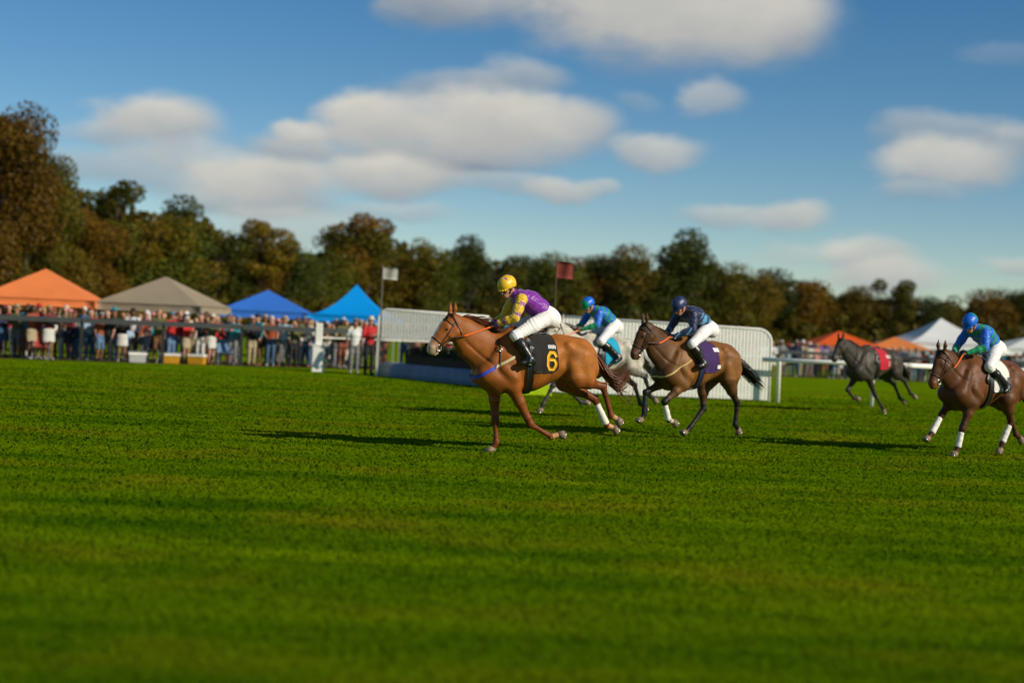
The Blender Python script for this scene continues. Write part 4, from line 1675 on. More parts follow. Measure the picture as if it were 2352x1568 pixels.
        s.geo['peak'] = b.mesh(0.006)
        b = Body()
        for q in (1, -1):
            b.seg(c + f * 0.098 - u * 0.020 + l * q * 0.020, c + f * 0.084 - u * 0.022 + l * q * 0.052, 0.024, 0.021, 0.012, u, 1.1)
        s.geo['goggles'] = b.mesh(0.006)
        b = Body()
        A = np.linspace(0.55, 2 * PI - 0.55, 22)
        ring = [c + f * 0.098 * math.cos(a) + l * 0.090 * math.sin(a) - u * 0.018 for a in A]
        for a0, a1 in zip(ring[:-1], ring[1:]):
            b.seg(a0, a1, 0.009, 0.009, 0.01)
        s.geo['goggle_strap'] = b.mesh(0.006)
        b = Body()
        for q in (1, -1):
            P = [c + f * 0.020 - u * 0.02 + l * q * 0.084, c + f * 0.030 - u * 0.075 + l * q * 0.066, c + f * 0.055 - u * 0.128 + l * q * 0.024, c + f * 0.058 - u * 0.137]
            for a0, a1 in zip(P[:-1], P[1:]):
                b.seg(a0, a1, 0.007, 0.007, 0.01)
        s.geo['chin_strap'] = b.mesh(0.006)
        # hands closed round the reins, five fingers each
        for q in (1, -1):
            m = V3(1, q, 1)
            w, e = V3(*p['wri']) * m, V3(*p['elb']) * m
            a = (w - e) / np.linalg.norm(w - e)
            n = V3(0.25, 0.25 * q, 0.93)
            n = n - a * (n @ a)
            n /= np.linalg.norm(n)
            i = np.cross(a, n)
            i = i * (1 if i[1] * q < 0 else -1)
            b = Body()
            b.seg(w - a * 0.035, w + a * 0.005, 0.032, 0.028, 0.015)
            for t in (-0.022, 0.0, 0.022):
                b.seg(w + a * 0.005 + n * t * 0.7, w + a * 0.062 + n * t * 1.15, 0.020, 0.016, 0.012)
            for t, ln in ((0.033, 0.92), (0.011, 1.0), (-0.011, 0.95), (-0.032, 0.78)):
                k0 = w + a * 0.068 + n * t
                k1 = k0 + a * 0.026 * ln + i * 0.020 * ln
                k2 = k1 - a * 0.004 + i * 0.024 * ln
                k3 = k2 - a * 0.024 * ln - i * 0.002
                for x, y in ((k0, k1), (k1, k2), (k2, k3)):
                    b.seg(x, y, 0.0098, 0.0092, 0.005)
            t0 = w + a * 0.018 + n * 0.030 + i * 0.006
            t1 = t0 + a * 0.034 + n * 0.018 + i * 0.014
            b.seg(t0, t1, 0.0125, 0.0110, 0.008)
            b.seg(t1, t1 + a * 0.026 - n * 0.006 + i * 0.012, 0.0105, 0.009, 0.006)
            s.geo['glove %d' % q] = b.mesh(0.0055)

    def colours(s, fn):
        V = s.geo['silks'][0]
        idx, t = s.silk.nearest(V)
        tags = [p[8] for p in s.silk.P]
        return fn(s, V, np.array(tags)[idx], t)

    def build(s, label, key, dz, silks, helmet, helmet_fn, glove, seat):
        loc, th = HP[key]
        V, F = s.geo['person']
        o = obj('person', mesh_data('person', V, F), M_SKIN, None, (loc[0], loc[1], dz), PI + rad(th))
        tag(o, label, 'person', 'jockeys on the race horses')
        V, F = s.geo['silks']
        obj('silks', mesh_data('silks', V, F, True, s.colours(silks)), mat('silks', (1, 1, 1), 0.42, 0.05, 20, 0.35, 24, 0.35, 0.2, attr='Col'), o)
        V, F = s.geo['breeches']
        obj('breeches', mesh_data('breeches', V, F), M_BREECH, o)
        for q in (1, -1):
            V, F = s.geo['boot %d' % q]
            obj('boot', mesh_data('boot', V, F), M_BOOT, o)
            V, F = s.geo['glove %d' % q]
            obj('glove', mesh_data('glove', V, F), glove, o)
        V, F = s.geo['helmet']
        h = obj('helmet', mesh_data('helmet', V, F, True, helmet_fn(s, V)), mat('helmet_' + key, (1, 1, 1), 0.38, 0.04, 20, 0.15, 30, 0.4, attr='Col'), o)
        V, F = s.geo['peak']
        obj('peak', mesh_data('peak', V, F), mat('peak_' + key, helmet, 0.4), h)
        V, F = s.geo['chin_strap']
        obj('chin_strap', mesh_data('chin_strap', V, F), M_BLACKL, h)
        V, F = s.geo['goggles']
        g = obj('goggles', mesh_data('goggles', V, F), M_LENS, o)
        V, F = s.geo['goggle_strap']
        obj('goggle_strap', mesh_data('goggle_strap', V, F), M_BLACKL, g)
        return o


PURPLE, YELLOW = np.array((0.190, 0.022, 0.300)), np.array((0.700, 0.440, 0.018))
GREEN, BLUE = np.array((0.006, 0.250, 0.100)), np.array((0.006, 0.120, 0.560))
NAVY, SKYB = np.array((0.012, 0.018, 0.060)), np.array((0.100, 0.320, 0.500))


def star(V, c, ax, nrm, R):
    d = V - c
    b = np.cross(nrm, ax)
    x, y = d @ ax, d @ b
    th = np.arctan2(y, x)
    return (np.hypot(x, y) < R * (0.62 + 0.38 * np.cos(5 * th))) & (np.abs(d @ nrm) < 0.06)


def silks_stars(s, V, tg, t):
    C = np.repeat(PURPLE[None], len(V), 0)
    arm = np.char.startswith(tg.astype(str), 'arm')
    C[arm] = YELLOW
    for q in (1, -1):
        m = V3(1, q, 1)
        a, e, w = V3(*s.p['sho']) * m, V3(*s.p['elb']) * m, V3(*s.p['wri']) * m
        for p0, p1, f in ((a, e, 0.30), (a, e, 0.86), (e, w, 0.55)):
            ax = (p1 - p0) / np.linalg.norm(p1 - p0)
            for n in (V3(0, q, 0.1), V3(-0.7, 0.3 * q, 0.6)):
                n = n - ax * (n @ ax)
                n /= np.linalg.norm(n)
                C[star(V, p0 + (p1 - p0) * (f + (0.22 if n[2] > 0.3 else 0)) + n * 0.05, ax, n, 0.044) & arm] = PURPLE
        C[arm & (np.linalg.norm(V - w, axis=1) < 0.045)] = PURPLE
    return C


def silks_hoops(s, V, tg, t):
    C = np.repeat(BLUE[None], len(V), 0)
    tor = tg == 'torso'
    q = (V - s.waist) @ s.spine
    C[tor & (np.sin(q * 2 * PI / 0.105 + 0.6) > 0.05)] = GREEN
    fo = np.char.find(tg.astype(str), 'fore') >= 0
    C[fo & (t > 0.0)] = GREEN
    for y in (1, -1):
        C[np.linalg.norm(V - V3(*s.p['elb']) * V3(1, y, 1), axis=1) < 0.05] = BLUE
    return C


def silks_navy(s, V, tg, t):
    C = np.repeat(NAVY[None], len(V), 0)
    tor = tg == 'torso'
    q = (V - s.waist) @ s.spine
    blot = np.sin(V[:, 1] * 42 + 1.3) * np.sin(q * 46 + 0.5) + 0.45 * np.sin(V[:, 1] * 95 + q * 80)
    C[tor & (blot > 0.05) & (q < 0.27) & (q > 0.02)] = SKYB
    fo = np.char.find(tg.astype(str), 'fore') >= 0
    C[fo & (np.sin(V[:, 0] * 60 + V[:, 2] * 35) > 0.82)] = SKYB * 0.8
    return C


def helm_quarters(main, other, where):
    def fn(s, V):
        c, f, l, u = s.frame()
        d = V - c
        C = np.repeat(np.array(main)[None], len(V), 0)
        x, y, z = d @ f, d @ l, d @ u
        if where == 'star':
            for a in (-0.6, 0.9, 2.6, 4.2):
                for cc in ((0.075, a), ):
                    r = np.hypot(x + 0.01 - 0.065 * math.cos(a), y - 0.065 * math.sin(a))
                    C[(r < 0.026 * (0.7 + 0.3 * np.cos(4 * np.arctan2(y - 0.065 * math.sin(a), x + 0.01 - 0.065 * math.cos(a))))) & (z > 0.03)] = other
        elif where == 'front':
            C[x > 0.045] = other
        elif where == 'back':
            C[x < -0.06] = other
        return C
    return fn


LEAN = dict(pelvis=(0.03, 1.790), ribs=(0.28, 1.965), chest=(0.42, 2.015), head=(0.615, 2.135), pitch=34, yaw=8, sho=(0.46, 0.175, 1.995),
            elb=(0.565, 0.265, 1.765), wri=(0.795, 0.125, 1.680), hip=(0.08, 0.10, 1.770), kne=(0.480, 0.285, 1.480), ank=(0.110, 0.350, 1.195), toe=(0.200, 0.372, 1.115))
M_GLOVE = mat('black_glove', (0.014, 0.012, 0.014), 0.6, 0.2, 30)
M_TANGLOVE = mat('tan_glove', (0.33, 0.13, 0.075), 0.6, 0.2, 30)
J1 = Jockey({})
J1.build('person in purple silks with starred yellow sleeves and a yellow helmet, riding the leading chestnut', 'h1', 0.0,
         silks_stars, tuple(YELLOW), helm_quarters(YELLOW, PURPLE, 'star'), M_GLOVE, None)
J2 = Jockey(LEAN)
J2.build('person in blue and green hooped silks, leaning over the pale grey horse', 'h2', 0.0,
         silks_hoops, tuple(GREEN), helm_quarters(BLUE, GREEN, 'front'), M_TANGLOVE, None)
J3 = Jockey(dict(pelvis=(0.06, 1.795), head=(0.690, 2.120), pitch=36, yaw=4, wri=(0.86, 0.115, 1.635), elb=(0.62, 0.27, 1.740)))
J3.build('person in navy silks with pale blue patches, riding the dark bay horse', 'h3', -0.02,
         silks_navy, tuple(NAVY * 1.6), helm_quarters((0.022, 0.034, 0.105), NAVY, ''), M_GLOVE, None)
J2.build('person in blue and green silks riding the reddish bay horse with the white cloth', 'h5', -0.13,
         silks_hoops, tuple(BLUE), helm_quarters(BLUE, GREEN, 'back'), M_GLOVE, None)

# ------------------------------------------------------------------ the jump with its wings, rails, markers
M_WPAINT = mat('white_paint', (0.83, 0.81, 0.74), 0.45, 0.06, 5, 0.05, 20)
M_BLUEPAD = mat('blue_pad', (0.110, 0.185, 0.290), 0.6, 0.16, 2.5, 0.2, 14)
M_GREYPAD = mat('grey_pad', (0.30, 0.31, 0.28), 0.65, 0.14, 2.5, 0.2, 14)
M_BRUSH = mat('brush_green', (0.012, 0.016, 0.006), 0.8, 0.5, 25)
M_DARKFRAME = mat('dark_foam', (0.020, 0.010, 0.008), 0.7, 0.2, 6)
M_BLACKRAIL = mat('black_rail', (0.030, 0.034, 0.034), 0.55, 0.2, 3)
M_LIME = mat('lime_board', (0.40, 0.58, 0.004), 0.5, 0.08, 4)
M_RED = mat('red_cloth', (0.16, 0.025, 0.014), 0.7, 0.15, 6)
M_WCLOTH = mat('white_cloth', (0.34, 0.33, 0.29), 0.75, 0.1, 6)


def picket_mesh(h, w=0.046):
    b = MB()
    b.box(-w / 2, w / 2, -0.011, 0.011, 0, h)
    return b.mesh('picket')


def wing(label, xa, ya, za, xb, yb, zb, bottom, gap, round_end, w=0.046):
    """a white jump wing: cap rail on pickets between two posts, its height running from za to zb"""
    a, c = Vector((xa, ya, 0)), Vector((xb, yb, 0))
    L = (c - a).length
    ang = math.atan2(yb - ya, xb - xa)
    o = tag(empty('jump_wing', (xa, ya, 0), ang), label, 'jump wing', 'white wings of the jump')
    R = 0.34
    if round_end == 'b':
        pts = [(0, 0, za), (L - R, 0, zb + (za - zb) * R / L)]
        pts += [(L - R + R * math.sin(t), 0, zb - R + R * math.cos(t)) for t in np.linspace(0.15, PI / 2, 8)]
        pts += [(L, 0, 0.0)]
    else:
        pts = [(0, 0, bottom - 0.1 if bottom > 0.5 else 0.0)]
        pts += [(R - R * math.cos(t), 0, za - R + R * math.sin(t)) for t in np.linspace(0, PI / 2 - 0.1, 8)]
        pts += [(L, 0, zb)]
    r = MB()
    r.tube(pts, 0.034, 8)
    r.build('cap_rail', M_WPAINT, o, True)
    for z in ((bottom + 0.12), (bottom + 0.62 * (zb - bottom))):
        b = MB()
        b.box(0.03, L - 0.03, 0.013, 0.043, z - 0.03, z + 0.03)
        b.build('cross_rail', M_WPAINT, o)
    for x, z in (((0.0, za), (L * 0.5, (za + zb) / 2), (L, zb)) if bottom > 0.5 else ((0.0, za), (L * 0.5, (za + zb) / 2))):
        b = MB()
        b.box(x - 0.04, x + 0.04, 0.045, 0.105, -0.05, z - 0.05 if not (round_end == 'a' and x == 0.0) else z - R)
        b.build('post', M_WPAINT, o)
    hs = {}
    x = 0.06
    while x < L - 0.04:
        z = za + (zb - za) * x / L
        e = x if round_end == 'a' else L - x
        if e < R:
            z -= R - math.sqrt(max(0, R * R - (R - e) ** 2))
        z = round(z - bottom - 0.01, 2)
        if z not in hs:
            hs[z] = picket_mesh(z, w)
        obj('picket', hs[z], M_WPAINT, o, (x, 0, bottom))
        x += gap
    return o


wing('white slatted wing with a rounded end behind the dark bay horse', 1.02, 41.35, 2.06, 6.97, 41.7, 1.93, 0.04, 0.094, 'b', 0.075)
wing('raised white slatted wing of thin pickets behind the chestnut horse\'s head', -4.28, 49.4, 2.14, -0.75, 48.6, 2.03, 1.20, 0.105, 'a', 0.076)

# the jump between them
ja, jb = Vector((-4.05, 50.1, 0)), Vector((0.98, 41.6, 0))
jl = (jb - ja).length
jr = math.atan2(jb.y - ja.y, jb.x - ja.x)
jump = tag(empty('jump', ja, jr), 'brush jump with a blue padded base running between the white wings', 'jump')
b = MB()
n = 7
PW = [0.9] + [(jl - 0.9) / n] * n
x = 0.0
for i, w in enumerate(PW):
    b = MB()
    prof = [(-0.26, 0.0), (-0.27, 0.12), (-0.23, 0.34), (-0.13, 0.44), (0.02, 0.46), (0.14, 0.42), (0.20, 0.30), (0.20, 0.0)]
    x0, x1 = x + 0.008, x + w - 0.008
    V = [(x0, p, z) for p, z in prof] + [(x1, p, z) for p, z in prof]
    k = len(prof)
    b.add(V, [(j, j + 1, k + j + 1, k + j) for j in range(k - 1)] + [tuple(reversed(range(k))), tuple(range(k, 2 * k))])
    b.build('pad', M_GREYPAD if i == 0 else M_BLUEPAD, jump, False)
    x += w
b = MB()
b.box(1.55, jl - 0.02, -0.09, 0.12, 0.462, 0.74)
b.build('frame', M_DARKFRAME, jump)
g = np.random.default_rng(9)
b = MB()
for _ in range(1500):
    x, y = g.uniform(1.5, jl), g.uniform(-0.12, 0.16)
    h = g.uniform(0.95, 1.20)
    b.add([(x - 0.02, y, 0.70), (x + 0.02, y + g.uniform(-0.01, 0.01), 0.70), (x + g.uniform(-0.06, 0.06), y + g.uniform(-0.08, 0.08), h)], [(0, 1, 2)])
br = b.build('brush', M_BRUSH, jump)
br['kind'] = 'stuff'
lime = MB()
for i in range(4):
    lime = MB()
    lime.box(0, 0.40, 0, 0.05, 0, 0.30)
    if i == 0:
        lb = tag(empty('guard_board', (-0.55, 39.7, 0), rad(-12)), 'bright lime green guard board on the turf beyond the chestnut horse', 'board')
    o = obj('panel', lime.mesh('panel'), M_LIME, lb, (i * 0.41, 0, 0.0))
    o.rotation_euler = (rad(-24), 0, 0)


def flag(x, Y, h, w, hh, m, label, pole):
    o = tag(empty('marker_flag', (x, Y, 0)), label, 'flag', 'marker flags of the jump')
    b = MB()
    b.tube([(0, 0, -0.05), (0, 0, h + 0.05)], 0.022, 8)
    b.build('pole', pole, o, True)
    nu, nv = 11, 6
    P = np.zeros((nu, nv, 3))
    for i in range(nu):
        for j in range(nv):
            u, v = i / (nu - 1), j / (nv - 1)
            P[i, j] = (0.024 + u * w, 0.05 * math.sin(u * 7 + v) * u, h - v * hh - 0.03 * u)
    V, F = sheet(P, 0.006)
    obj('cloth', mesh_data('cloth', V, F), m, o)


flag(1.10, 41.35, 3.52, 0.44, 0.44, M_RED, 'dark red marker flag on a thin pole at the near wing', mat('brown_pole', (0.06, 0.035, 0.015), 0.7))
flag(-4.20, 49.3, 3.48, 0.46, 0.38, M_WCLOTH, 'white marker flag on a thin pole at the far wing', mat('grey_pole', (0.10, 0.10, 0.08), 0.7))

# white running rail on the right
rr = tag(empty('running_rail', (6.7, 41.3, 0)), 'long white running rail on posts passing behind the loose horse', 'rail')
post = MB()
post.tube([(0, 0.06, -0.05), (0, 0.06, 1.02), (0, 0.0, 1.12)], 0.055, 10)
post = post.mesh('post', True)
for i in range(8):
    obj('post', post, M_WPAINT, rr, (0.45 + i * 2.52, i * 0.06, 0))
for i in range(4):
    b = MB()
    b.tube([(i * 5.0 - 0.02, i * 0.12, 1.135), (i * 5.0 + 4.97, i * 0.12 + 0.12, 1.135)], 0.062, 12)
    b.build('rail', M_WPAINT, rr, True)

# spectator rail: boards on posts, running the whole way
CF = [(-30, 42.0), (-17.0, 51.0), (-7.0, 55.5), (2.0, 62.0), (12, 74.0), (19.0, 79.0), (40, 80)]
cf = tag(empty('spectator_rail', (0, 0, 0)), 'dark board rail on posts holding back the spectators', 'rail')
postm = MB()
postm.box(-0.05, 0.05, 0.04, 0.12, -0.1, 1.40)
postm = postm.mesh('post')


def fence_pt(x):
    return float(np.interp(x, [p[0] for p in CF], [p[1] for p in CF]))


for (x0, y0), (x1, y1) in zip(CF[:-1], CF[1:]):
    n = max(1, int(round(math.hypot(x1 - x0, y1 - y0) / 2.6)))
    for i in range(n):
        p = (x0 + (x1 - x0) * i / n, y0 + (y1 - y0) * i / n)
        q = (x0 + (x1 - x0) * (i + 1) / n, y0 + (y1 - y0) * (i + 1) / n)
        zp, zq = float(ground_z(*p)), float(ground_z(*q))
        hi = 1.36 if x0 < 2 else 1.20
        b = MB()
        b.bar((p[0] + 0.02, p[1], zp + hi), (q[0] - 0.02, q[1], zq + hi), 0.05, 0.17)
        b.build('board', M_BLACKRAIL, cf)
        if -8 < x0 < 3:
            b = MB()
            b.bar((p[0] + 0.02, p[1] - 0.03, zp + 1.10), (q[0] - 0.02, q[1] - 0.03, zq + 1.10), 0.03, 0.035)
            b.build('lower_rail', M_WPAINT, cf)
        obj('post', postm, M_BLACKRAIL, cf, (p[0], p[1], zp))

# trampled earth under the spectators
pts = [(x, fence_pt(x)) for x in np.linspace(-30, 40, 57)]
V, F = [], []
for x, y in pts:
    for k, dy in enumerate((-0.35, 0.6, 2.6, 5.2)):
        yy = y + dy + 0.18 * math.sin(x * 2.3 + k) + 0.10 * math.sin(x * 5.1)
        V.append((x, yy, float(ground_z(x, yy)) + 0.004))
for i in range(len(pts) - 1):
    for k in range(3):
        a = i * 4 + k
        F.append((a, a + 4, a + 5, a + 1))
tag(obj('worn_path', mesh_data('worn_path', V, F), mat('worn_earth', (0.062, 0.048, 0.014), 0.95, 0.45, 1.4, 0.6, 9, 0.05)), 'trampled brown earth along the spectator rail', kind='structure')

# white course marker post in front of that rail
mp = tag(empty('course_marker', (place(733, 51.5), 51.5, 0)), 'stout white marker post on a wider base in front of the spectators', 'post')
b = MB()
b.box(-0.17, 0.17, -0.16, 0.16, 0.012, 0.86)
b.build('base', M_WPAINT, mp)
b = MB()
b.box(-0.21, 0.21, -0.18, 0.18, -0.01, 0.01)
b.box(-0.21, 0.21, -0.18, 0.18, 0.862, 0.90)
b.build('trim', M_WPAINT, mp)
b = MB()
b.box(-0.10, 0.10, -0.09, 0.09, 0.902, 1.62)
b.build('column', M_WPAINT, mp)

# ------------------------------------------------------------------ canopy tents
def tent(label, x, Y, size, eave, peak, rz, m, valance_m=None, concave=0.0, drop=0.28, cat='tent', group='canopy tents behind the spectators'):
    z0 = float(ground_z(x, Y))
    o = tag(empty('canopy_tent', (x, Y, z0), rad(rz)), label, cat, group)
    h = size / 2
    n = 16
    cs = [(-h, -h), (h, -h), (h, h), (-h, h)]
    cap = 0.10 * size
    V, F = [], []
    for s in range(4):
        a, c = cs[s], cs[(s + 1) % 4]
        base = len(V)
        for i in range(n + 1):
            t = i / n
            k = 1 - t
            z = eave + (peak - eave) * (t ** (1 + concave))
            sag = -0.05 * size * 0.35 * math.sin(PI * t)
            for j in range(9):
                u = j / 8
                px, py = a[0] + (c[0] - a[0]) * u, a[1] + (c[1] - a[1]) * u
                V.append((px * k, py * k, z + sag * math.sin(PI * u) * k))
        for i in range(n):
            for j in range(8):
                q = base + i * 9 + j
                F.append((q, q + 1, q + 10, q + 9))
    me = mesh_data('canopy', V, F, False)
    obj('canopy', me, m, o)
    for s in range(4):
        a, c = Vector((*cs[s], 0)), Vector((*cs[(s + 1) % 4], 0))
        P = np.zeros((13, 4, 3))
        nn = Vector((cs[s][0] + cs[(s + 1) % 4][0], cs[s][1] + cs[(s + 1) % 4][1], 0)).normalized()
        for i in range(13):
            for j in range(4):
                p = a.lerp(c, 0.004 + 0.992 * i / 12) + nn * (0.012 + 0.02 * j / 3 * math.sin(i * 1.9))
                P[i, j] = (p.x, p.y, eave + 0.0 - drop * j / 3 - 0.012 * math.sin(i * 2.2))
        V, F = sheet(P, 0.008)
        obj('valance', mesh_data('valance', V, F), valance_m or m, o)
    for cx, cy in cs:
        b = MB()
        b.box(cx * 0.97 - 0.022, cx * 0.97 + 0.022, cy * 0.97 - 0.022, cy * 0.97 + 0.022, -0.05, eave - 0.02)
        b.build('leg', M_STEELGREY, o)
    b = MB()
    for s in range(4):
        a, c = cs[s], cs[(s + 1) % 4]
        b.bar((a[0] * 0.965, a[1] * 0.965, eave - 0.10), (c[0] * 0.965, c[1] * 0.965, eave - 0.10), 0.025, 0.035)
    b.build('truss', M_STEELGREY, o)
    return o


M_STEELGREY = mat('grey_steel', (0.35, 0.35, 0.34), 0.45, 0.1, 8)


def fabric(name, c):
    return mat('fabric_' + name, c, 0.7, 0.05, 1.2, 0.12, 3.0, 0.2, trans=0.22)


F_OR, F_TAN, F_RB, F_BB = fabric('orange', (0.90, 0.25, 0.075)), fabric('tan', (0.36, 0.29, 0.20)), fabric('royal', (0.045, 0.190, 0.68)), fabric('bright', (0.0, 0.31, 0.84))
F_RO, F_PO, F_W = fabric('red_orange', (0.74, 0.11, 0.018)), fabric('pale_orange', (0.80, 0.24, 0.06)), fabric('white', (0.74, 0.75, 0.74))
tent('big orange canopy tent at the left end of the row', place(100, 61), 61, 4.3, 2.10, 3.30, 8, F_OR)
tent('tan canopy tent between the orange tent and the blue tents', place(376, 62), 62, 4.2, 2.08, 3.22, -6, F_TAN, M_WCLOTH if False else None)
tent('royal blue canopy tent right of the tan tent', place(612, 70), 70, 3.9, 2.04, 3.02, 4, F_RB)
tent('bright blue canopy tent with a steep curved roof', place(815, 70), 70, 3.9, 2.00, 3.45, 0, F_BB, concave=0.75)
tent('red orange canopy tent above the loose dark horse', place(1925, 98), 98, 4.5, 2.10, 3.05, 6, F_RO, mat('purple_valance', (0.16, 0.09, 0.34), 0.7))
tent('pale orange canopy tent between the red orange tent and the white marquee', place(2055, 103), 103, 4.3, 2.05, 2.88, -4, F_PO, M_WCLOTH)
tent('large white marquee beside the pale orange tent', place(2158, 108), 108, 7.0, 2.55, 4.35, 5, F_W, concave=0.45, drop=0.4, cat='marquee')
tent('second white marquee at the right end of the row', place(2365, 104), 104, 5.4, 2.40, 3.30, 3, F_W, drop=0.4, cat='marquee')

# ------------------------------------------------------------------ spectators
def person_parts(pose):
    """one standing figure facing -Y: continuous body, and the clothes over it as separate meshes"""
    b, sh, tr, so = Body(), Body(), Body(), Body()
    f = pose.get('female', False)
    sw = 0.165 if f else 0.19
    lean = pose.get('lean', 0.0)
    T = lambda x, y, z: V3(x, y - lean * max(0, z - 0.95), z)

    def trunk(q, g):
        q.chain([(*T(0, 0.01, 0.94), 0.118 + g, 1.38 if f else 1.25), (*T(0, 0, 1.09), 0.100 + g, 1.30), (*T(0, -0.005, 1.26), 0.116 + g, 1.32),
                 (*T(0, 0.005, 1.38), 0.090 + g, 1.75 if not f else 1.6)], 0.05, (1, 0, 0))
    trunk(b, -0.012)
    trunk(sh, 0.006)
    hx, hy = pose.get('head', (0.0, 0.0))
    hc = T(hx, -0.02 + hy, 1.615)
    b.seg(T(0, 0.005, 1.42), hc + V3(0, 0.02, -0.05), 0.055, 0.050, 0.03)
    fd = V3(math.sin(pose.get('look', 0)), -math.cos(pose.get('look', 0)), 0)
    b.ball(hc + V3(0, 0, 0.02), 0.098, 0.02, (1, 0, 0), 0.82)
    b.seg(hc + fd * 0.03 + V3(0, 0, -0.03), hc + fd * 0.042 + V3(0, 0, -0.085), 0.066, 0.040, 0.02)
    b.seg(hc + fd * 0.092 + V3(0, 0, -0.005), hc + fd * 0.112 + V3(0, 0, -0.035), 0.010, 0.016, 0.012)
    b.seg(hc + fd * 0.078 + V3(0, 0, -0.068), hc + fd * 0.082 + V3(0, 0, -0.070), 0.016, 0.014, 0.01)
    sd = V3(-fd[1], fd[0], 0)
    for q in (1, -1):
        b.ball(hc + sd * q * 0.080 + V3(0, 0, -0.02), 0.020, 0.012)
        b.ball(hc + fd * 0.092 + sd * q * 0.032 + V3(0, 0, 0.012), 0.014, 0.012, sub=True)
    # legs
    st = pose.get('stance', 0.0)
    for q in (1, -1):
        hp, kn, an = V3(q * 0.088, 0.01, 0.90), V3(q * (0.098 + st * 0.3), -0.02 - (0.03 if q * pose.get('bend', 0) > 0 else 0), 0.49), V3(q * (0.10 + st), 0.02, 0.085)
        for body, g in ((b, -0.012), (tr, 0.006)):
            body.chain([(*hp, 0.090 + g), (*(hp * 0.5 + kn * 0.5), 0.077 + g), (*kn, 0.057 + g)], 0.04)
            body.chain([(*kn, 0.055 + g), (*(kn * 0.65 + an * 0.35), 0.054 + g), (*an, 0.040 + g * 1.6)], 0.03)
        for body, g in ((b, -0.008), (so, 0.006)):
            body.seg(an + V3(0, 0.03, -0.045), an + V3(q * 0.02, -0.13, -0.052), 0.036 + g, 0.034 + g, 0.03)
            body.seg(an + V3(0, 0.015, -0.01), an + V3(0, 0.02, -0.045), 0.038 + g, 0.036 + g, 0.03)
    tr.chain([(0, 0.01, 0.98, 0.118, 1.32 if f else 1.25), (0, 0.01, 0.93, 0.120, 1.36 if f else 1.28)], 0.04, (1, 0, 0))
    if pose.get('skirt'):
        tr = Body()
        tr.chain([(0, 0.01, 1.00, 0.110, 1.3), (0, 0.01, 0.90, 0.135, 1.4), (0, 0.01, 0.56, 0.150, 1.45)], 0.04, (1, 0, 0))
    # arms
    for q, key in ((1, 'l'), (-1, 'r')):
        e, w = [V3(*v) for v in pose[key]]
        e, w = T(*e), T(*w)
        s0 = T(q * sw, 0.005, 1.40)
        b.chain([(*s0, 0.048), (*((s0 + e) / 2), 0.043), (*e, 0.035)], 0.03)
        b.chain([(*e, 0.036), (*(e * 0.6 + w * 0.4), 0.034), (*w, 0.024)], 0.02)
        sh.chain([(*s0, 0.064), (*((s0 + e) / 2), 0.058), (*(s0 * 0.25 + e * 0.75), 0.053)], 0.03)
        if not pose.get('short'):
            sh.chain([(*(s0 * 0.25 + e * 0.75), 0.053), (*e, 0.048), (*(e * 0.12 + w * 0.88), 0.038)], 0.03)
        a = (w - e) / np.linalg.norm(w - e)
        n = np.cross(a, V3(q, 0.2, 0.1))
        n /= np.linalg.norm(n)
        i = np.cross(n, a)
        b.seg(w, w + a * 0.07, 0.024, 0.026, 0.02, i, 0.6)
        for t, ln in ((0.030, 0.9), (0.010, 1.0), (-0.010, 0.95), (-0.029, 0.75)):
            k0 = w + a * 0.072 + n * t
            k1 = k0 + a * 0.045 * ln + i * 0.004 * q
            b.seg(k0, k1, 0.011, 0.010, 0.006)
            b.seg(k1, k1 + a * 0.025 * ln - i * 0.014, 0.010, 0.008, 0.006)
        b.seg(w + a * 0.02 + n * 0.025, w + a * 0.065 + n * 0.055, 0.012, 0.010, 0.01)
    R = {}
    R['body'] = b.mesh(0.0155)
    R['shirt'] = sh.mesh(0.017, clip=lambda X: 0.90 - X[..., 2])
    R['trousers'] = tr.mesh(0.017, clip=(lambda X: np.maximum(X[..., 2] - 1.02, (0.42 if pose.get('shorts') else 0.06) - X[..., 2])) if not pose.get('skirt') else (lambda X: np.maximum(X[..., 2] - 1.02, 0.56 - X[..., 2])))
    R['shoes'] = so.mesh(0.015)
    hb = Body()
    kind = pose.get('hair', 'short')
    hb.ball(hc + V3(0, 0.012, 0.032), 0.104, 0.02, (1, 0, 0), 0.86)
    if kind == 'long':
        hb.seg(hc + V3(0, 0.06, 0.0), T(0, 0.085, 1.40), 0.078, 0.052, 0.04, (1, 0, 0), 1.25)
        R['hair'] = hb.mesh(0.014, clip=lambda X: np.minimum(0.45 * ((hc + fd * 0.055) - X)[..., 1] * 2 - 0.0, 9) * 0 + np.maximum(-(X - hc - fd * 0.045) @ -fd, -9) - 0.25 * np.maximum(0, X[..., 2] - hc[2] - 0.03))
    else:
        R['hair'] = hb.mesh(0.014, clip=lambda X: (hc[2] + 0.035 - X[..., 2]) + 1.1 * ((X - hc) @ fd))
    R['hc'], R['fd'] = hc, fd
    cap = Body()
    cap.ball(hc + V3(0, 0.005, 0.045), 0.108, 0.02, (1, 0, 0), 0.88)
    V, F = cap.mesh(0.014, clip=lambda X: hc[2] + 0.050 - X[..., 2])
    bb = MB()
    bb.add(V, [tuple(r) for r in F])
    ring = []
    for a in np.linspace(-1.0, 1.0, 9):
        c = hc + V3(0, 0, 0.056)
        ring.append((c + fd * 0.10 * math.cos(a) + sd * 0.086 * math.sin(a), c + fd * (0.10 * math.cos(a) + 0.075 * math.cos(a * 1.4)) + sd * 0.086 * math.sin(a) + V3(0, 0, -0.012)))
    P = np.array([[r[0], r[1]] for r in ring])
    V2, F2 = sheet(P, 0.008)
    bb.add(V2, F2)
    R['cap'] = (np.array(bb.V), bb.F)
    hat = Body()
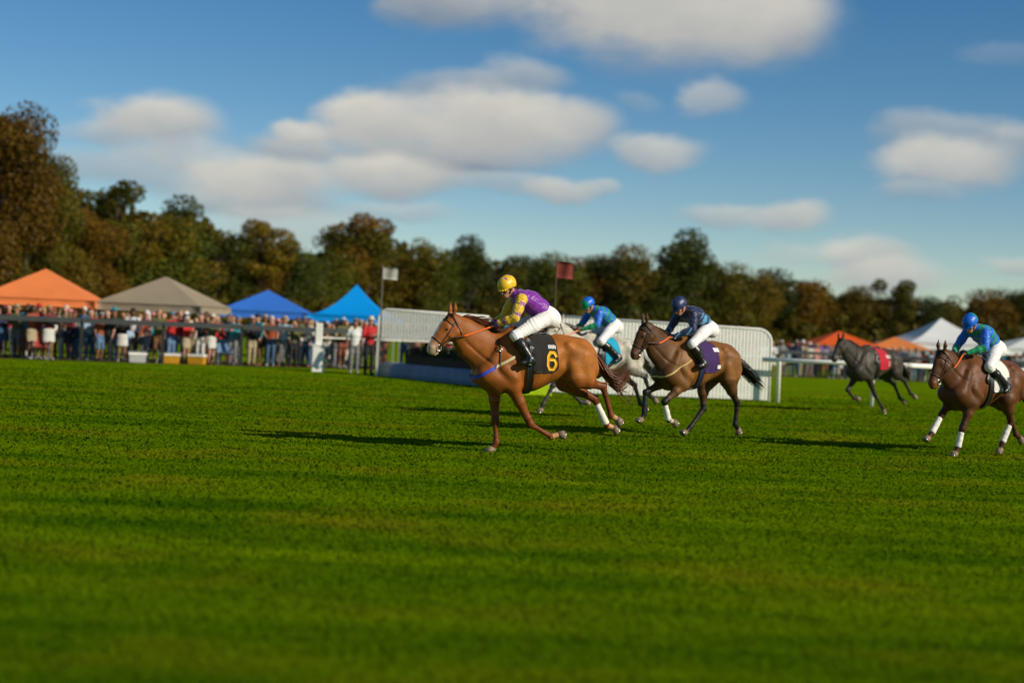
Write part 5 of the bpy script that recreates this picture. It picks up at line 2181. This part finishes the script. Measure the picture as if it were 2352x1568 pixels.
    hat.seg(hc + V3(0, 0, 0.06), hc + V3(0, 0, 0.11), 0.095, 0.078, 0.02)
    V, F = hat.mesh(0.014, clip=lambda X: np.maximum(hc[2] + 0.055 - X[..., 2], X[..., 2] - hc[2] - 0.155))
    bb = MB()
    bb.add(V, [tuple(r) for r in F])
    P = np.array([[hc + V3(0, 0, 0.058) + r * V3(math.cos(a), math.sin(a), 0.05 * math.cos(2 * a)) for r in (0.085, 0.17)] for a in np.linspace(0, 2 * PI, 21)])
    V2, F2 = sheet(P, 0.008)
    bb.add(V2, F2)
    R['hat'] = (np.array(bb.V), bb.F)
    return R


POSES = [
    dict(l=[(0.25, 0.04, 1.14), (0.25, -0.06, 0.90)], r=[(-0.25, 0.04, 1.14), (-0.24, -0.06, 0.90)], look=0.2, short=True),
    dict(l=[(0.25, -0.08, 1.14), (0.10, -0.28, 1.20)], r=[(-0.25, -0.08, 1.14), (-0.10, -0.28, 1.18)], look=-0.5, lean=0.06),
    dict(l=[(0.27, 0.02, 1.16), (0.27, -0.08, 0.93)], r=[(-0.26, -0.20, 1.24), (-0.07, -0.22, 1.50)], look=0.4, stance=0.04),
    dict(l=[(0.22, 0.03, 1.14), (0.22, -0.05, 0.90)], r=[(-0.28, -0.03, 1.17), (-0.14, -0.13, 1.00)], look=-0.3, female=True, hair='long', short=True),
    dict(l=[(0.22, -0.10, 1.16), (0.04, -0.20, 1.16)], r=[(-0.22, -0.10, 1.16), (-0.02, -0.23, 1.20)], look=0.6, female=True, hair='long', skirt=True),
    dict(l=[(0.25, -0.05, 1.12), (0.20, -0.30, 1.10)], r=[(-0.25, 0.04, 1.13), (-0.26, -0.04, 0.90)], look=-0.7, short=True, shorts=True, bend=1),
]
PM = []
for p in POSES:
    R = person_parts(p)
    PM.append({k: mesh_data(k, *R[k]) for k in ('body', 'shirt', 'trousers', 'shoes', 'hair', 'cap', 'hat')})
    PM[-1]['pose'] = p

SHIRTS = {'white': (0.62, 0.62, 0.60), 'red': (0.42, 0.018, 0.020), 'teal': (0.03, 0.22, 0.28), 'pink': (0.55, 0.22, 0.20), 'navy': (0.018, 0.025, 0.07),
          'grey': (0.20, 0.20, 0.20), 'khaki': (0.30, 0.24, 0.14), 'rust': (0.28, 0.06, 0.02), 'pale blue': (0.28, 0.38, 0.50), 'black': (0.016, 0.016, 0.017),
          'cream': (0.55, 0.49, 0.38), 'burgundy': (0.13, 0.016, 0.022), 'denim': (0.10, 0.16, 0.26), 'olive': (0.09, 0.09, 0.03)}
PANTS = {'jeans': (0.09, 0.16, 0.28), 'khaki trousers': (0.32, 0.26, 0.16), 'black trousers': (0.015, 0.015, 0.016), 'grey trousers': (0.16, 0.16, 0.16),
         'brown trousers': (0.13, 0.06, 0.025), 'blue trousers': (0.05, 0.10, 0.17), 'white trousers': (0.50, 0.49, 0.45), 'rust trousers': (0.20, 0.06, 0.035)}
HAIRS = {'dark': (0.020, 0.013, 0.008), 'blond': (0.36, 0.23, 0.09), 'brown': (0.08, 0.04, 0.018), 'white': (0.50, 0.49, 0.46)}
SKINS = [(0.42, 0.20, 0.125), (0.48, 0.25, 0.165), (0.26, 0.11, 0.06), (0.10, 0.045, 0.025)]
USED = set()
prs = random.Random(23)


def spectator(x, y, where, sc=1.0, rz=None, shirt=None, pants=None, pose=None, label=None):
    for _ in range(200):
        k = prs.randrange(len(PM)) if pose is None else pose
        s = shirt or prs.choice(list(SHIRTS))
        p = pants or prs.choice(list(PANTS))
        hat = prs.choice(['none', 'none', 'none', 'cap', 'hat'])
        key = (s, p, where)
        if key not in USED:
            break
    USED.add(key)
    P = PM[k]
    pose_ = P['pose']
    hair = prs.choice(list(HAIRS))
    z = float(ground_z(x, y))
    o = obj('person', P['body'], mat('skin_%d' % (i := prs.randrange(4)), SKINS[i], 0.5), None, (x, y, z), prs.uniform(-0.6, 0.6) if rz is None else rz)
    o.scale = (sc, sc, sc)
    pn = p
    if pose_.get('skirt'):
        pn = p.split()[0] if p != 'jeans' else 'denim'
        pn += ' skirt'
    elif pose_.get('shorts'):
        pn = (p.split()[0] if p != 'jeans' else 'denim') + ' shorts'
    hn = {'none': '', 'cap': ' and cap', 'hat': ' and brimmed hat'}[hat]
    tag(o, label or 'person in %s top, %s%s %s' % (s, pn, hn, where), 'person', 'spectators behind the rail')
    obj('shirt', P['shirt'], mat('shirt_' + s, SHIRTS[s], 0.8, 0.08, 8, 0.2, 20), o)
    obj('trousers', P['trousers'], mat('pants_' + p, PANTS[p], 0.8, 0.1, 8, 0.2, 20), o)
    obj('shoes', P['shoes'], mat('shoes_%d' % (i := prs.randrange(3)), [(0.03, 0.025, 0.02), (0.28, 0.27, 0.25), (0.12, 0.06, 0.03)][i], 0.6), o)
    if hat == 'none' or pose_.get('hair') == 'long':
        obj('hair', P['hair'], mat('person_hair_' + hair, HAIRS[hair], 0.6, 0.2, 30), o)
    if hat != 'none':
        hc = prs.choice(list(SHIRTS.values()))
        obj(hat, P[hat], mat('hat_%d' % (SHIRTS_I := list(SHIRTS.values()).index(hc)), hc, 0.8), o)
    return o


def landmark(vx):
    for lim, t in ((100, 'under orange tent left'), (215, 'under orange tent right'), (300, 'before tan tent left'), (400, 'before tan tent middle'), (505, 'before tan tent right'),
                   (610, 'before royal tent left'), (705, 'before royal tent right'), (800, 'by white marker post'), (1000, 'by far wing'), (1280, 'behind the jump'),
                   (1500, 'behind near wing left'), (1790, 'behind near wing right'), (1905, 'left of loose horse'),
                   (2040, 'behind loose horse'), (2150, 'right of loose horse'), (2260, 'left of last jockey'), (9999, 'at picture edge')):
        if vx < lim:
            return t


# front row along the rail, looser rows behind
vx = -30.0
while vx < 905:
    x = place(vx, 53)
    y = fence_pt(x) + prs.choice((0.42, 0.5, 0.8, 1.3, 1.9)) + prs.uniform(0, 0.3)
    x = place(vx, y)
    spectator(x, y, 'at rail ' + landmark(vx), prs.uniform(0.92, 1.07) if prs.random() > 0.1 else prs.uniform(0.68, 0.8), prs.uniform(-1.1, 1.1))
    vx += prs.choice((9, 12, 18, 26)) + prs.uniform(0, 6)
vx = -20.0
while vx < 900:
    y = fence_pt(place(vx, 56)) + prs.uniform(2.0, 4.5)
    x = place(vx, y)
    spectator(x, y, 'in back row ' + landmark(vx), prs.uniform(0.92, 1.07))
    vx += prs.uniform(17, 32)
vx = 930.0
while vx < 1790:
    y = fence_pt(place(vx, 66)) + prs.uniform(0.5, 3.0)
    x = place(vx, y)
    spectator(x, y, landmark(vx), prs.uniform(0.92, 1.07))
    vx += prs.uniform(18, 34)
vx = 1795.0
while vx < 2400:
    y = fence_pt(place(vx, 79)) + prs.uniform(0.45, 1.0)
    x = place(vx, y)
    spectator(x, y, 'at rail ' + landmark(vx), prs.uniform(0.92, 1.05))
    vx += prs.uniform(13, 22)
vx = 1800.0
while vx < 2400:
    y = fence_pt(place(vx, 84)) + prs.uniform(3.0, 6.0)
    x = place(vx, y)
    spectator(x, y, 'in back row ' + landmark(vx), prs.uniform(0.92, 1.05))
    vx += prs.uniform(16, 30)
# the steward in red in front of the rail, by the end of the jump
spectator(place(849, 50.6), 50.6, 'x', 1.08, 0.5, 'red', 'black trousers', 1, 'person in a bright red top standing in front of the rail by the far wing')
spectator(place(815, 51.6), 51.6, 'y', 1.0, 0.2, 'white', 'grey trousers', 0, 'person in a white top and grey trousers just left of the red top')


# things on the grass behind the rail
def cool_box(x, y, rz, m, label):
    o = tag(empty('cool_box', (x, y, float(ground_z(x, y))), rz), label, 'cool box', 'cool boxes behind the rail')
    o.scale = (0.85, 0.85, 0.8)
    b = MB()
    V = []
    for z, k in ((0, 0.92), (0.34, 1.0)):
        V += [(-0.34 * k, -0.2 * k, z), (0.34 * k, -0.2 * k, z), (0.34 * k, 0.2 * k, z), (-0.34 * k, 0.2 * k, z)]
    b.add(V, [(3, 2, 1, 0), (4, 5, 6, 7), (0, 1, 5, 4), (1, 2, 6, 5), (2, 3, 7, 6), (3, 0, 4, 7)])
    b.build('box', m, o)
    l = MB()
    l.box(-0.355, 0.355, -0.215, 0.215, 0.342, 0.42)
    l.build('lid', M_WPAINT, o)
    h = MB()
    h.tube([(-0.36, 0, 0.28), (-0.40, 0, 0.36), (-0.40, 0, 0.47), (0.40, 0, 0.47), (0.40, 0, 0.36), (0.36, 0, 0.28)], 0.012, 6)
    h.build('handle', M_STEELGREY, o, True)


def camp_chair(x, y, rz, m, label):
    o = tag(empty('camp_chair', (x, y, float(ground_z(x, y))), rz), label, 'chair', 'camp chairs behind the rail')
    P = np.array([[(u, -0.24 + 0.46 * v, 0.44 - 0.05 * math.sin(PI * v) - 0.03 * math.cos(u * 6)) for v in np.linspace(0, 1, 5)] for u in np.linspace(-0.25, 0.25, 5)])
    V, F = sheet(P, 0.01)
    obj('seat', mesh_data('seat', V, F), m, o)
    P = np.array([[(u, 0.22 + 0.14 * v + 0.03 * math.cos(u * 6), 0.44 + 0.46 * v) for v in np.linspace(0, 1, 5)] for u in np.linspace(-0.25, 0.25, 5)])
    V, F = sheet(P, 0.01)
    obj('backrest', mesh_data('backrest', V, F), m, o)
    for q in (-1, 1):
        for a, c in (((q * 0.26, -0.25, 0.0), (q * 0.26, 0.24, 0.46)), ((q * 0.28, 0.28, 0.0), (q * 0.28, -0.24, 0.44))):
            b = MB()
            b.tube([a, c], 0.011, 6)
            b.build('leg', M_STEELGREY, o)
        b = MB()
        b.tube([(q * 0.27, 0.22, 0.44), (q * 0.27, 0.37, 0.92)], 0.011, 6)
        b.build('back_post', M_STEELGREY, o)
        b = MB()
        b.bar((q * 0.29, -0.22, 0.62), (q * 0.29, 0.24, 0.60), 0.05, 0.02)
        b.build('armrest', m, o)


def at_rail(vx, dy):
    y = fence_pt(place(vx, 53)) + dy
    return place(vx, y), y


M_AMBER = mat('amber_plastic', (0.50, 0.25, 0.012), 0.5, 0.1, 6)
cool_box(*at_rail(395, 0.25), 0.1, M_AMBER, 'amber cool box with a white lid beside the white cool box')
cool_box(*at_rail(455, 0.28), -0.15, M_AMBER, 'amber cool box with a white lid near the right end of the tan tent')
cool_box(*at_rail(318, 0.3), 0.3, mat('pale_plastic', (0.36, 0.36, 0.34), 0.5, 0.05, 6), 'white cool box at the rail below the tan tent')
camp_chair(*at_rail(520, 0.35), 0.3, mat('chair_blue', (0.10, 0.18, 0.30), 0.8), 'blue camp chair at the rail between the tan and royal blue tents')
camp_chair(*at_rail(352, 0.35), -0.2, mat('chair_dark', (0.03, 0.03, 0.03), 0.8), 'dark camp chair at the rail beside the white cool box')
camp_chair(*at_rail(95, 0.35), 0.2, mat('chair_red', (0.30, 0.04, 0.03), 0.8), 'red camp chair at the rail in front of the orange tent')
